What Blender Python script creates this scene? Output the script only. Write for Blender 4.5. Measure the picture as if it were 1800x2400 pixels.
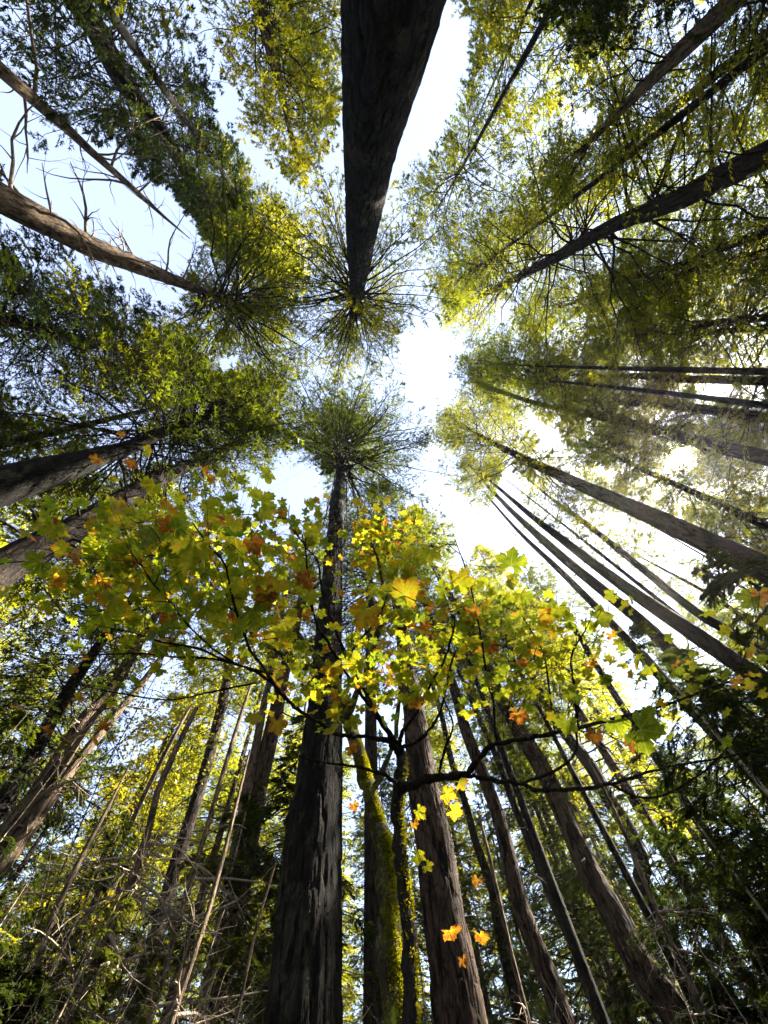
import bpy, math, random
import numpy as np
from mathutils import Vector, Matrix
R = math.radians
C = bpy.context.scene
COL = C.collection
for o in list(bpy.data.objects): bpy.data.objects.remove(o)

# ------------------------------------------------------------------ camera, world, sun
F = 900.0                                   # focal length in pixels of the 1800 px wide photograph
CAM = np.array([0., 0., 1.5])
ZV = np.array([835-900, 1200-845, -F], float); ZV /= np.linalg.norm(ZV)      # the zenith, seen in camera axes
fw = np.array([0, 0, -1.]); YV = fw-ZV*(fw@ZV); YV /= np.linalg.norm(YV); XV = np.cross(YV, ZV)
M3 = np.array([XV, YV, ZV])                 # camera axes -> world axes
def ray(x, y):
    return M3 @ np.array([(x-900)/F, (1200-y)/F, -1.])
def at(x, y, depth): return CAM+ray(x, y)*depth
cam = bpy.data.cameras.new('camera'); co = bpy.data.objects.new('camera', cam); COL.objects.link(co)
cam.sensor_fit = 'HORIZONTAL'; cam.sensor_width = 36; cam.lens = 18; cam.clip_start = .05; cam.clip_end = 3000
m = Matrix([list(r)+[0] for r in M3]+[[0, 0, 0, 1]]); m.translation = Vector(CAM); co.matrix_world = m
C.camera = co
C.cycles.max_bounces = 6; C.cycles.diffuse_bounces = 2; C.cycles.transmission_bounces = 3; C.cycles.glossy_bounces = 2
C.view_settings.view_transform = 'Standard'; C.view_settings.look = 'None'
C.view_settings.exposure = 3.3; C.view_settings.gamma = 1
SUN = ray(1605, 1065); SUN /= np.linalg.norm(SUN)
sel = math.asin(SUN[2]); saz = math.atan2(SUN[0], SUN[1])   # azimuth clockwise from +Y
W = bpy.data.worlds.new('World'); C.world = W; W.use_nodes = True
nt = W.node_tree; nt.nodes.clear()
def N(t, typ, **k):
    n = t.nodes.new(typ)
    for a, b in k.items():
        if a == 'i':
            for kk, v in b.items(): n.inputs[kk].default_value = v
        else: setattr(n, a, b)
    return n
sky = N(nt, 'ShaderNodeTexSky', sky_type='NISHITA', sun_disc=False, sun_elevation=sel, sun_rotation=saz,
        altitude=50, air_density=1.0, dust_density=.45, ozone_density=1.0)
bg = N(nt, 'ShaderNodeBackground', i={'Strength': .05}); out = N(nt, 'ShaderNodeOutputWorld')
tc = N(nt, 'ShaderNodeTexCoord')
vm = N(nt, 'ShaderNodeVectorMath', operation='DOT_PRODUCT'); vm.inputs[1].default_value = tuple(SUN)
nt.links.new(tc.outputs['Generated'], vm.inputs[0])
# the sun's disc (softened by the air round it) is part of the sky
mr = N(nt, 'ShaderNodeMapRange', i={'From Min': math.cos(R(2.3)), 'From Max': math.cos(R(.5)), 'To Min': 0., 'To Max': 1.})
nt.links.new(vm.outputs['Value'], mr.inputs['Value'])
pw = N(nt, 'ShaderNodeMath', operation='POWER', i={1: 2.0}); nt.links.new(mr.outputs[0], pw.inputs[0])
mu = N(nt, 'ShaderNodeVectorMath', operation='SCALE'); mu.inputs[0].default_value = (600, 520, 420)
nt.links.new(pw.outputs[0], mu.inputs['Scale'])
ad = N(nt, 'ShaderNodeVectorMath', operation='ADD'); nt.links.new(sky.outputs[0], ad.inputs[0]); nt.links.new(mu.outputs[0], ad.inputs[1])
pale = N(nt, 'ShaderNodeVectorMath', operation='ADD'); pale.inputs[1].default_value = (.95, .88, 1.05)   # thin bright veil over the whole sky
nt.links.new(ad.outputs[0], pale.inputs[0]); nt.links.new(pale.outputs[0], bg.inputs['Color']); nt.links.new(bg.outputs[0], out.inputs['Surface'])
sl = bpy.data.lights.new('sun', 'SUN'); sl.energy = 5; sl.angle = R(.5); sl.color = (1, .93, .80)
so = bpy.data.objects.new('sun', sl); COL.objects.link(so); so.rotation_euler = Vector(SUN).to_track_quat('Z', 'Y').to_euler()

# ------------------------------------------------------------------ materials
def mat(name):
    m = bpy.data.materials.new(name); m.use_nodes = True; t = m.node_tree; t.nodes.clear()
    return m, t, N(t, 'ShaderNodeOutputMaterial')
def ramp(t, cols, interp='LINEAR'):
    n = t.nodes.new('ShaderNodeValToRGB'); e = n.color_ramp.elements; n.color_ramp.interpolation = interp
    while len(e) > 1: e.remove(e[0])
    e[0].position = cols[0][0]; e[0].color = (*cols[0][1], 1)
    for p, c in cols[1:]: x = e.new(p); x.color = (*c, 1)
    return n
def bark(name, dark, light, scale=1.0, bump=.5, moss=None, mossamt=0, lichen=None):
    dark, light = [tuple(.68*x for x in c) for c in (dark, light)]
    m, t, o = mat(name); L = t.links.new
    tc = N(t, 'ShaderNodeTexCoord'); mp = N(t, 'ShaderNodeMapping'); mp.inputs['Scale'].default_value = (scale*13, scale*13, scale*3.0)
    L(tc.outputs['Object'], mp.inputs[0])
    wob = N(t, 'ShaderNodeTexNoise', i={'Scale': 1.4, 'Detail': 4.}); L(mp.outputs[0], wob.inputs['Vector'])
    mix = N(t, 'ShaderNodeVectorMath', operation='MULTIPLY_ADD'); mix.inputs[1].default_value = (1.1, 1.1, .9)
    L(wob.outputs['Color'], mix.inputs[0]); L(mp.outputs[0], mix.inputs[2])
    v = N(t, 'ShaderNodeTexVoronoi', feature='DISTANCE_TO_EDGE', i={'Scale': 1.3}); L(mix.outputs[0], v.inputs['Vector'])
    n0 = N(t, 'ShaderNodeTexNoise', i={'Scale': .85, 'Detail': 7., 'Roughness': .62, 'Distortion': .4}); L(mp.outputs[0], n0.inputs['Vector'])
    n1 = N(t, 'ShaderNodeTexNoise', i={'Scale': 5., 'Detail': 6., 'Roughness': .7}); L(mp.outputs[0], n1.inputs['Vector'])
    r0 = ramp(t, [(.43, (0, 0, 0)), (.52, (1, 1, 1))]); L(n0.outputs['Fac'], r0.inputs[0])
    r = ramp(t, [(0, (.25, .25, .25)), (.12, (1, 1, 1))]); L(v.outputs['Distance'], r.inputs[0])
    m0 = N(t, 'ShaderNodeMath', operation='MULTIPLY'); L(r.outputs[0], m0.inputs[0]); L(r0.outputs[0], m0.inputs[1])
    mm = N(t, 'ShaderNodeMath', operation='MULTIPLY'); L(m0.outputs[0], mm.inputs[0]); L(n1.outputs['Fac'], mm.inputs[1])
    cr = ramp(t, [(0, dark), (.28, tuple(.5*(a+b) for a, b in zip(dark, light))), (.6, light)]); L(mm.outputs[0], cr.inputs[0])
    b = N(t, 'ShaderNodeBsdfPrincipled', i={'Roughness': .92, 'Specular IOR Level': .15})
    col = cr.outputs[0]
    big = N(t, 'ShaderNodeTexNoise', i={'Scale': 1.3, 'Detail': 5., 'Roughness': .65}); L(tc.outputs['Object'], big.inputs['Vector'])
    if lichen:
        rr = ramp(t, [(.52, (0, 0, 0)), (.6, (1, 1, 1))]); L(big.outputs['Fac'], rr.inputs[0])
        ml = N(t, 'ShaderNodeMath', operation='MULTIPLY'); L(rr.outputs[0], ml.inputs[0]); L(mm.outputs[0], ml.inputs[1])
        mc = N(t, 'ShaderNodeMix', data_type='RGBA'); L(ml.outputs[0], mc.inputs['Factor']); L(col, mc.inputs['A']); mc.inputs['B'].default_value = (*lichen, 1); col = mc.outputs['Result']
    if moss:
        n2 = N(t, 'ShaderNodeTexNoise', i={'Scale': 7., 'Detail': 9., 'Roughness': .75}); L(tc.outputs['Object'], n2.inputs['Vector'])
        rr = ramp(t, [(1-mossamt-.06, (0, 0, 0)), (1-mossamt+.06, (1, 1, 1))]); L(n2.outputs['Fac'], rr.inputs[0])
        mc = N(t, 'ShaderNodeMix', data_type='RGBA'); L(rr.outputs[0], mc.inputs['Factor']); L(col, mc.inputs['A']); mc.inputs['B'].default_value = (*moss, 1); col = mc.outputs['Result']
    L(col, b.inputs['Base Color'])
    bp = N(t, 'ShaderNodeBump', i={'Strength': bump, 'Distance': .09}); L(mm.outputs[0], bp.inputs['Height']); L(bp.outputs[0], b.inputs['Normal'])
    L(b.outputs[0], o.inputs[0]); return m
def leafmat(name, cols, trans, tcol, nscale=.35, gloss=.07):
    """cols: ramp of base colours over a random number per needle clump; trans: share of light let through"""
    cols = [(p, tuple(.7*x for x in c)) for p, c in cols]
    m, t, o = mat(name); L = t.links.new
    at_ = N(t, 'ShaderNodeAttribute', attribute_name='rnd'); tc = N(t, 'ShaderNodeTexCoord')
    n = N(t, 'ShaderNodeTexNoise', i={'Scale': nscale, 'Detail': 3.}); L(tc.outputs['Object'], n.inputs['Vector'])
    oi = N(t, 'ShaderNodeObjectInfo')
    a = N(t, 'ShaderNodeMath', operation='MULTIPLY_ADD', i={1: .45}); L(at_.outputs['Fac'], a.inputs[0]); L(n.outputs['Fac'], a.inputs[2])
    a2 = N(t, 'ShaderNodeMath', operation='MULTIPLY_ADD', i={1: .25}); L(oi.outputs['Random'], a2.inputs[0]); L(a.outputs[0], a2.inputs[2])
    r = ramp(t, cols); L(a2.outputs[0], r.inputs[0])
    d = N(t, 'ShaderNodeBsdfDiffuse'); L(r.outputs[0], d.inputs['Color'])
    mt = N(t, 'ShaderNodeVectorMath', operation='MULTIPLY'); mt.inputs[1].default_value = tcol; L(r.outputs[0], mt.inputs[0])
    tr = N(t, 'ShaderNodeBsdfTranslucent'); L(mt.outputs[0], tr.inputs['Color'])
    s1 = N(t, 'ShaderNodeMixShader', i={0: trans}); L(d.outputs[0], s1.inputs[1]); L(tr.outputs[0], s1.inputs[2])
    g = N(t, 'ShaderNodeBsdfGlossy', i={'Roughness': .45, 'Color': (.6, .6, .55, 1)})
    fr = N(t, 'ShaderNodeFresnel', i={'IOR': 1.35}); mg = N(t, 'ShaderNodeMath', operation='MULTIPLY', i={1: gloss}); L(fr.outputs[0], mg.inputs[0])
    s2 = N(t, 'ShaderNodeMixShader'); L(mg.outputs[0], s2.inputs[0]); L(s1.outputs[0], s2.inputs[1]); L(g.outputs[0], s2.inputs[2])
    L(s2.outputs[0], o.inputs[0]); return m
FIR = leafmat('fir_needles', [(.3, (.009, .018, .003)), (.6, (.026, .040, .005)), (.85, (.055, .070, .007)), (1.1, (.10, .105, .010))], .55, (3.7, 3.4, 1.1))
HEM = leafmat('hemlock_needles', [(.3, (.018, .030, .004)), (.6, (.048, .066, .006)), (.85, (.095, .108, .008)), (1.1, (.14, .14, .012))], .6, (3.7, 3.4, 1.1))
CED_FIRSHADE = leafmat('cedar_and_fir_shade', [(.3, (.005, .012, .003)), (.6, (.016, .030, .004)), (.9, (.045, .060, .007)), (1.1, (.09, .095, .010))], .45, (2.0, 2.1, 1.0), gloss=.12)  # cedar green; also darkens some upper left firs in place of shade
YEL = leafmat('yellow_broad_leaves', [(.3, (.09, .14, .01)), (.7, (.2, .22, .012)), (1.1, (.34, .26, .015))], .55, (1.6, 1.5, .8), gloss=.15)
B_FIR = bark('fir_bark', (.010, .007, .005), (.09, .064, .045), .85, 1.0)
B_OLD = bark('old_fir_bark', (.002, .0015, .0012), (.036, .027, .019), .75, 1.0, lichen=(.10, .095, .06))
B_RED = bark('furrowed_red_bark', (.012, .007, .004), (.17, .105, .068), .62, 1.0)
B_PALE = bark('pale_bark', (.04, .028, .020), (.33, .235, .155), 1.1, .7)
B_TWIG = bark('twig_bark', (.02, .015, .012), (.07, .05, .04), 3, .3)
B_DEAD = bark('dead_twig_bark', (.20, .15, .10), (.62, .50, .38), 3, .3)
B_MAPLE = bark('maple_bark', (.008, .006, .005), (.035, .027, .02), 3, .5, moss=(.10, .11, .01), mossamt=.36)
B_MOSS = bark('mossy_bark', (.04, .035, .015), (.16, .13, .07), 1.4, 1.0, moss=(.22, .23, .02), mossamt=.46)
def maple_mat():
    m, t, o = mat('maple_leaf'); L = t.links.new
    a = N(t, 'ShaderNodeAttribute', attribute_name='tint'); v = N(t, 'ShaderNodeAttribute', attribute_name='vein'); e = N(t, 'ShaderNodeAttribute', attribute_name='edge')
    tc = N(t, 'ShaderNodeTexCoord'); n = N(t, 'ShaderNodeTexNoise', i={'Scale': 22., 'Detail': 4., 'Roughness': .6}); L(tc.outputs['Object'], n.inputs['Vector'])
    # edge: 0 at the leaf's heart, 1 at its tips; autumn colour starts at the rim in blotches
    x1 = N(t, 'ShaderNodeMath', operation='MULTIPLY_ADD', i={1: 1.1, 2: -.6}); L(n.outputs['Fac'], x1.inputs[0])
    x2 = N(t, 'ShaderNodeMath', operation='MULTIPLY_ADD', i={1: .2}); L(e.outputs['Fac'], x2.inputs[0]); L(x1.outputs[0], x2.inputs[2])
    x3 = N(t, 'ShaderNodeMath', operation='ADD'); L(x2.outputs[0], x3.inputs[0]); L(a.outputs['Fac'], x3.inputs[1])
    r = ramp(t, [(.0, (.07, .115, .012)), (.22, (.125, .175, .012)), (.42, (.21, .25, .014)), (.58, (.34, .30, .018)), (.7, (.38, .20, .02)), (.82, (.30, .10, .018)), (1., (.17, .055, .018))]); L(x3.outputs[0], r.inputs[0])
    vp = N(t, 'ShaderNodeMath', operation='POWER', i={1: 14.}); L(v.outputs['Fac'], vp.inputs[0])
    vq = N(t, 'ShaderNodeMath', operation='MULTIPLY', i={1: .75}); L(vp.outputs[0], vq.inputs[0])
    mc = N(t, 'ShaderNodeMix', data_type='RGBA'); L(vq.outputs[0], mc.inputs['Factor']); L(r.outputs[0], mc.inputs['A']); mc.inputs['B'].default_value = (.42, .42, .16, 1)
    d = N(t, 'ShaderNodeBsdfPrincipled', i={'Roughness': .5, 'Specular IOR Level': .3}); L(mc.outputs['Result'], d.inputs['Base Color'])
    mt = N(t, 'ShaderNodeVectorMath', operation='MULTIPLY'); mt.inputs[1].default_value = (2.0, 1.85, .9); L(mc.outputs['Result'], mt.inputs[0])
    tr = N(t, 'ShaderNodeBsdfTranslucent'); L(mt.outputs[0], tr.inputs['Color'])
    bp = N(t, 'ShaderNodeBump', i={'Strength': .35, 'Distance': .01}); L(n.outputs['Fac'], bp.inputs['Height']); L(bp.outputs[0], d.inputs['Normal'])
    s = N(t, 'ShaderNodeMixShader', i={0: .6}); L(d.outputs[0], s.inputs[1]); L(tr.outputs[0], s.inputs[2]); L(s.outputs[0], o.inputs[0]); return m
LEAF = maple_mat()
def ground_mat():
    m, t, o = mat('forest_floor'); L = t.links.new
    tc = N(t, 'ShaderNodeTexCoord'); n = N(t, 'ShaderNodeTexNoise', i={'Scale': 1.2, 'Detail': 9., 'Roughness': .7}); L(tc.outputs['Object'], n.inputs['Vector'])
    r = ramp(t, [(.35, (.02, .014, .008)), (.5, (.055, .035, .018)), (.6, (.03, .045, .012)), (.7, (.09, .06, .02))]); L(n.outputs['Fac'], r.inputs[0])
    b = N(t, 'ShaderNodeBsdfPrincipled', i={'Roughness': .95}); L(r.outputs[0], b.inputs['Base Color'])
    bp = N(t, 'ShaderNodeBump', i={'Strength': .8, 'Distance': .08}); L(n.outputs['Fac'], bp.inputs['Height']); L(bp.outputs[0], b.inputs['Normal'])
    L(b.outputs[0], o.inputs[0]); return m

# ------------------------------------------------------------------ mesh helpers
class MB:
    """collects vertices and faces (uniform quads / tris) as numpy blocks; builds ONE mesh"""
    def __init__(s): s.v = []; s.f = []; s.n = 0; s.a = {}
    def add(s, V, Q, **at_):
        V = np.asarray(V, float).reshape(-1, 3); Q = np.asarray(Q, np.int64)
        s.v.append(V); s.f.append(Q+s.n); s.n += len(V)
        for k, x in at_.items(): s.a.setdefault(k, []).append(np.asarray(x, float))
    def mesh(s, name, m, origin=(0, 0, 0), smooth=False):
        V = np.concatenate(s.v)-np.asarray(origin)
        me = bpy.data.meshes.new(name)
        me.vertices.add(len(V)); me.vertices.foreach_set('co', V.ravel().astype(np.float32))
        li = np.concatenate([q.ravel() for q in s.f]); tot = np.concatenate([np.full(len(q), q.shape[1]) for q in s.f])
        st = np.concatenate([[0], np.cumsum(tot)[:-1]])
        me.loops.add(len(li)); me.loops.foreach_set('vertex_index', li.astype(np.int32))
        me.polygons.add(len(tot)); me.polygons.foreach_set('loop_start', st.astype(np.int32)); me.polygons.foreach_set('loop_total', tot.astype(np.int32))
        me.update(calc_edges=True)
        for k, x in s.a.items():
            x = np.concatenate(x); dom = 'FACE' if len(x) == len(tot) and len(x) != len(V) else 'POINT'
            aa = me.attributes.new(k, 'FLOAT', dom); aa.data.foreach_set('value', x.astype(np.float32))
        if smooth: me.polygons.foreach_set('use_smooth', np.ones(len(tot), bool))
        me.materials.append(m); return me
def link(name, me, parent=None, loc=(0, 0, 0)):
    o = bpy.data.objects.new(name, me); COL.objects.link(o); o.parent = parent
    if parent is None: o.location = loc
    return o
def tag(o, label=None, cat=None, group=None, kind=None):
    for k, v in (('label', label), ('category', cat), ('group', group), ('kind', kind)):
        if v: o[k] = v
    return o
def empty(name, loc, label, cat, group=None):
    o = bpy.data.objects.new(name, None); COL.objects.link(o); o.location = loc; o.empty_display_size = .3
    return tag(o, label, cat, group)
def nrm(v): return v/np.maximum(np.linalg.norm(v, axis=-1, keepdims=True), 1e-9)
def frames(d):
    """two unit vectors normal to each direction"""
    ref = np.where(np.abs(d[..., 2:3]) > .9, np.array([1., 0, 0]), np.array([0, 0, 1.]))
    a = nrm(np.cross(d, ref)); b = np.cross(d, a); return a, b
def tubes(mb, P, rad, seg=4):
    """P (n,k,3) polylines, rad (n,k)"""
    n, k, _ = P.shape
    d = np.empty_like(P); d[:, 1:-1] = P[:, 2:]-P[:, :-2]; d[:, 0] = P[:, 1]-P[:, 0]; d[:, -1] = P[:, -1]-P[:, -2]; d = nrm(d)
    d0 = nrm(P[:, -1]-P[:, 0])[:, None, :]*np.ones((1, k, 1)); a, _b = frames(d0)
    a = nrm(a-d*np.sum(a*d, -1, keepdims=True)); b = np.cross(d, a)
    th = np.arange(seg)*2*math.pi/seg
    V = P[:, :, None]+rad[:, :, None, None]*(a[:, :, None]*np.cos(th)[None, None, :, None]+b[:, :, None]*np.sin(th)[None, None, :, None])
    idx = np.arange(n*k*seg).reshape(n, k, seg)
    q = np.stack([idx[:, :-1], np.roll(idx[:, :-1], -1, 2), np.roll(idx[:, 1:], -1, 2), idx[:, 1:]], -1).reshape(-1, 4)
    mb.add(V, q)
def smooth_line(P, r, m):
    """resample a polyline with Catmull-Rom, m points per span"""
    P = np.asarray(P, float); r = np.asarray(r, float)
    E = np.vstack([2*P[0]-P[1], P, 2*P[-1]-P[-2]]); o = []; q = []
    for i in range(1, len(E)-2):
        for t in np.arange(m)/m:
            p0, p1, p2, p3 = E[i-1:i+3]
            o.append(.5*(2*p1+(p2-p0)*t+(2*p0-5*p1+4*p2-p3)*t*t+(3*p1-p0-3*p2+p3)*t**3)); q.append(r[i-1]*(1-t)+r[i]*t)
    o.append(P[-1]); q.append(r[-1]); return np.array(o), np.array(q)

def vnoise(u, v, nu, seed):
    '''smooth value noise, periodic in u with nu cells'''
    g = np.random.RandomState(seed).rand(nu, 512); iu = np.floor(u).astype(int); iv = np.floor(v).astype(int); fu = u-iu; fv = v-iv
    fu = fu*fu*(3-2*fu); fv = fv*fv*(3-2*fv); a, b = iu % nu, (iu+1) % nu; c, d = iv % 512, (iv+1) % 512
    return (g[a, c]*(1-fu)+g[b, c]*fu)*(1-fv)+(g[a, d]*(1-fu)+g[b, d]*fu)*fv
def trunk_mesh(name, P, r, m, base, seg=20, rough=.03, seed=0, step=.5):
    """P polyline from the ground up; fissured surface"""
    rs = np.random.RandomState(seed)
    L = np.concatenate([[0], np.cumsum(np.linalg.norm(np.diff(P, axis=0), axis=1))])
    s = [0.]
    while s[-1] < L[-1]: s.append(s[-1]+step*(1+s[-1]*.08))
    s = np.minimum(np.array(s), L[-1]); s = np.unique(s)
    Q = np.stack([np.interp(s, L, P[:, i]) for i in range(3)], 1); rr = np.interp(s, L, r)
    rr = rr*(1+.55*np.exp(-s/.35)); k = len(s)
    d = nrm(np.gradient(Q, axis=0)); a = nrm(np.cross(d, np.array([0, 1., 0]))); b = np.cross(d, a)
    th = np.arange(seg)*2*math.pi/seg
    T, S = np.meshgrid(th, s)
    w = np.zeros_like(T)
    for j in range(5):
        f = rs.randint(5, max(6, seg//3)); w += np.abs(np.sin(f*T*.5+rs.rand()*6+.9*np.sin(S*rs.uniform(1.5, 4)+rs.rand()*6+T*2)))/5
    w2 = .5*np.sin(2*T+S*.5+rs.rand()*6)+.5*np.sin(3*T-S*.8+rs.rand()*6)
    rad = rr[:, None]*(1+rough*2.2*(w-.6)+.03*w2+rough*.5*rs.randn(k, seg)*.4)
    if seg >= 64:                                       # deep furrows between long plates
        seg_n = int(max(12, rr[0]*44)); ph = .35*(vnoise(T/6.2832*9, S*1.1, 9, seed+1)-.5)*6
        U = T/6.2832*seg_n+ph; n_ = vnoise(U, S*2.6, seg_n, seed+2); n2 = vnoise(T/6.2832*seg_n*2, S*7, seg_n*2, seed+3)
        ridge = np.clip(1-np.abs(n_-.5)*4.2, 0, 1); rad = rad-np.minimum(.05*rr[:, None], .028)*ridge**1.5*1.2+.012*rr[:, None]*(n2-.5)*2
        big = vnoise(T/6.2832*5, S*.35, 5, seed+4); rad = rad*(1+.06*(big-.5))
    V = Q[:, None]+rad[..., None]*(a[:, None]*np.cos(T)[..., None]+b[:, None]*np.sin(T)[..., None])
    idx = np.arange(k*seg).reshape(k, seg)
    q = np.stack([idx[:-1], np.roll(idx[:-1], -1, 1), np.roll(idx[1:], -1, 1), idx[1:]], -1).reshape(-1, 4)
    mb = MB(); mb.add(V, q); return mb.mesh(name, m, base, smooth=True)

# openings in the canopy: branches stop where they would grow into one
GAPS = [[(90,330),(200,300),(330,400),(400,440),(470,520),(480,590),(440,650),(440,720),(400,760),(330,660),(200,590),(60,540),(0,580),(0,420)],
 [(480,60),(520,110),(530,200),(560,300),(620,380),(670,420),(720,470),(660,480),(600,420),(540,330),(500,230)],
 [(1040,40),(1120,40),(1100,180),(1050,320),(980,390),(920,430),(950,300),(1010,150)],
 [(950,775),(990,765),(1010,800),(985,850),(950,865),(915,850)],
 [(700,1040),(770,1100),(760,1180),(640,1220),(550,1180),(590,1130),(640,1080)],
 [(1180,1080),(1250,1120),(1200,1260),(1130,1290),(1100,1240),(1150,1180)],
 [(1586,1050),(1605,1040),(1626,1050),(1630,1072),(1612,1088),(1590,1082)],
 [(1240,960),(1310,1010),(1330,1060),(1270,1060),(1230,1000)], [(1560,1230),(1720,1290),(1760,1360),(1640,1310),(1540,1250)],
 [(490,830),(560,830),(580,870),(520,880)], [(1350,270),(1420,250),(1400,310),(1330,340)], [(1580,140),(1650,50),(1680,60),(1620,150)], [(1600,870),(1740,900),(1700,930),(1590,900)]]
# openings toward the sun, through which light reaches single trunks, leaves and boughs (point, radius)
def spot(px, py, d, rad):
    q = ray(px, py); return CAM+q*d/np.hypot(q[0], q[1]), rad
SHAFTS = [spot(206,1681,13.6,.9), spot(136,1790,13.6,.9), spot(92,1909,12.4,.8), spot(330,560,6.6,.8), spot(217,580,6.6,.7), spot(108,521,6.6,.6), spot(835,1752,5.4,.5), spot(868,1860,5.4,.5),
 spot(960,2280,5.3,.4), spot(1080,2100,10,.8), spot(1060,1880,3.4,.35), spot(1290,1900,16,.9), spot(1180,1980,16,.8), spot(350,1850,8,1.0), spot(480,1960,8,1.1), spot(280,1700,9,1.0),
 spot(450,1700,10,1.0), spot(150,2050,8,.8), spot(560,2120,8,.8), spot(1420,1960,8,.7), spot(1560,2000,8,.6), spot(875,1340,7,1.3), spot(520,1300,3,.7), spot(350,1400,3,.6), spot(1500,1860,7,.6), spot(930,430,3.2,.5), spot(790,1400,6.8,.6)]
def in_gap(P):
    r_ = np.zeros(P.shape[:-1], bool)
    for c, rad in SHAFTS:
        v = P-c; l = v@SUN; r_ |= (l > 1.0) & (np.linalg.norm(v-l[..., None]*SUN, axis=-1) < rad)
    return in_view_gap(P) | r_
def in_view_gap(P):
    D_ = (P-CAM)@M3; z = np.minimum(D_[..., 2], -.05); x = 900+F*D_[..., 0]/-z; y = 1200-F*D_[..., 1]/-z; r = np.zeros(x.shape, bool)
    for g in GAPS:
        c = np.zeros(x.shape, bool)
        for (x1, y1), (x2, y2) in zip(g, g[1:]+g[:1]):
            if y1 != y2: c ^= ((y1 > y) != (y2 > y)) & (x < (x2-x1)*(y-y1)/(y2-y1)+x1)
        r |= c
    return r & (D_[..., 2] < -.05)
def conifer(axis, z0, z1, Rc, nb, seed, droop=.25, es=.15, tw=26, ne=9, up=.5, gap=.55, br=1.0, clump=1.0, wide=.30, side=None, bare=.2, tsp=.38, gaps=True, flat=1.0):
    """foliage MB and branch MB of a conifer crown. axis(z)->(x,y)."""
    rs = np.random.RandomState(seed); es = es*.66; ne = int(ne*2.1)
    u = np.sort(rs.rand(nb)**.9); z = z0+(z1-z0)*u
    az = rs.rand(nb)*2*math.pi
    if side is not None:                                # more branches on the open side of the tree
        m_ = rs.rand(nb) < .45; az[m_] = side+rs.randn(m_.sum())*.7
    prof = np.minimum(1, (1-u)**.75*1.25+.06)*(.55+.45*np.minimum(1, u/.15))
    Lb = Rc*prof*rs.uniform(.55, 1.15, nb)
    el = (-.25+up*1.3*u+rs.randn(nb)*.12)
    ax = np.array([axis(t) for t in z]); B = np.stack([ax[:, 0], ax[:, 1], z], 1)
    K = 8; t = np.linspace(0, 1, K)
    bend = rs.randn(nb)*.14
    def pos(i, t):
        a_ = az[i]+bend[i]*t; h = Lb[i]*t
        return np.stack([B[i, 0]+np.cos(a_)*h, B[i, 1]+np.sin(a_)*h, B[i, 2]+h*np.tan(el[i])-droop*Lb[i]*t*t+.15*Lb[i]*t**4], -1)
    I = np.repeat(np.arange(nb)[:, None], K, 1)
    if gaps:
        P = pos(I, t[None]*np.ones((nb, 1))); gp = in_gap(P)
        first = np.where(gp.any(1), gp.argmax(1), K)/(K-1)
        cut = np.clip(first-rs.uniform(.02, .14, nb), .05, 1); Lb = Lb*np.where(gp.any(1), cut, 1)
        ok = Lb > .12*Rc; u, z, az, Lb, el, bend, B = (q[ok] for q in (u, z, az, Lb, el, bend, B)); nb = len(u); I = I[:nb]
    P = pos(I, t[None]*np.ones((nb, 1)))
    P[:, 1:] += rs.randn(nb, K-1, 3)*(.012*Lb)[:, None, None]
    wood = MB(); r0 = (.007+.0065*Lb)*br
    tubes(wood, P, r0[:, None]*(1-.86*t)[None], 4)
    # twigs
    J = np.repeat(np.arange(nb), tw); tt = bare+(1-bare)*rs.rand(nb*tw)**.8
    keep = rs.rand(len(J)) < np.clip(Lb[J]/Rc*1.3+.15, 0, 1); J = J[keep]; tt = tt[keep]
    A = pos(J, tt); A2 = pos(J, np.minimum(tt+.03, 1.03)); dr = nrm(A2-A)
    sgn = np.where(rs.rand(len(J)) < .5, -1, 1)[:, None]
    lat = nrm(np.cross(dr, np.array([0, 0, 1.])))*sgn
    ang = rs.uniform(.55, 1.15, len(J))[:, None]
    td = nrm(dr*np.cos(ang)+lat*np.sin(ang)+np.array([0, 0, 1.])*rs.uniform(-.45, .2, (len(J), 1)))
    tl = (tsp*Lb[J]*(1-tt)**.7*rs.uniform(.4, 1.1, len(J))+.22*es/.15)
    kt = 4; s4 = np.linspace(0, 1, kt)
    TP = A[:, None]+td[:, None]*(tl[:, None]*s4)[..., None]; TP[:, :, 2] -= (tl[:, None]*s4**2)*droop*.9
    tubes(wood, TP, (.003+.0035*tl)[:, None]*min(br, 1)*(1-.7*s4)[None], 3)
    # needle clumps
    nt_ = len(J); cl = rs.rand(nt_) > gap*.6
    JJ = np.repeat(np.nonzero(cl)[0], ne); n = len(JJ)
    se = rs.uniform(.1, 1.05, n)
    E0 = A[JJ]+td[JJ]*(tl[JJ]*se)[:, None]; E0[:, 2] -= tl[JJ]*se**2*droop*.9
    sg = np.where(rs.rand(n) < .5, -1, 1)[:, None]
    l2 = nrm(np.cross(td[JJ], np.array([0, 0, 1.])))*sg
    a3 = rs.uniform(.2, 1.2, n)[:, None]
    ed = nrm(td[JJ]*np.cos(a3)+l2*np.sin(a3)+rs.randn(n, 3)*.16*flat+np.array([0, 0, -.15]))
    le = (es*rs.uniform(.5, 1.35, n)*clump)[:, None]
    nn = nrm(np.array([0, 0, 1.])+rs.randn(n, 3)*.42*flat); wd = nrm(np.cross(ed, nn))*le*wide*rs.uniform(.6, 1.3, (n, 1))*.5
    mid = E0+ed*le*.45-np.array([0, 0, 1.])*le*.05
    V = np.stack([E0+ed*le*.1+wd, E0+ed*le, E0+ed*le*.1-wd], 1)
    fol = MB(); fol.add(V, np.arange(3*n).reshape(n, 3), rnd=np.clip(rs.rand(nb)[J[JJ]]*.5+rs.rand(n)*.5, 0, 1))
    return fol, wood

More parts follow.
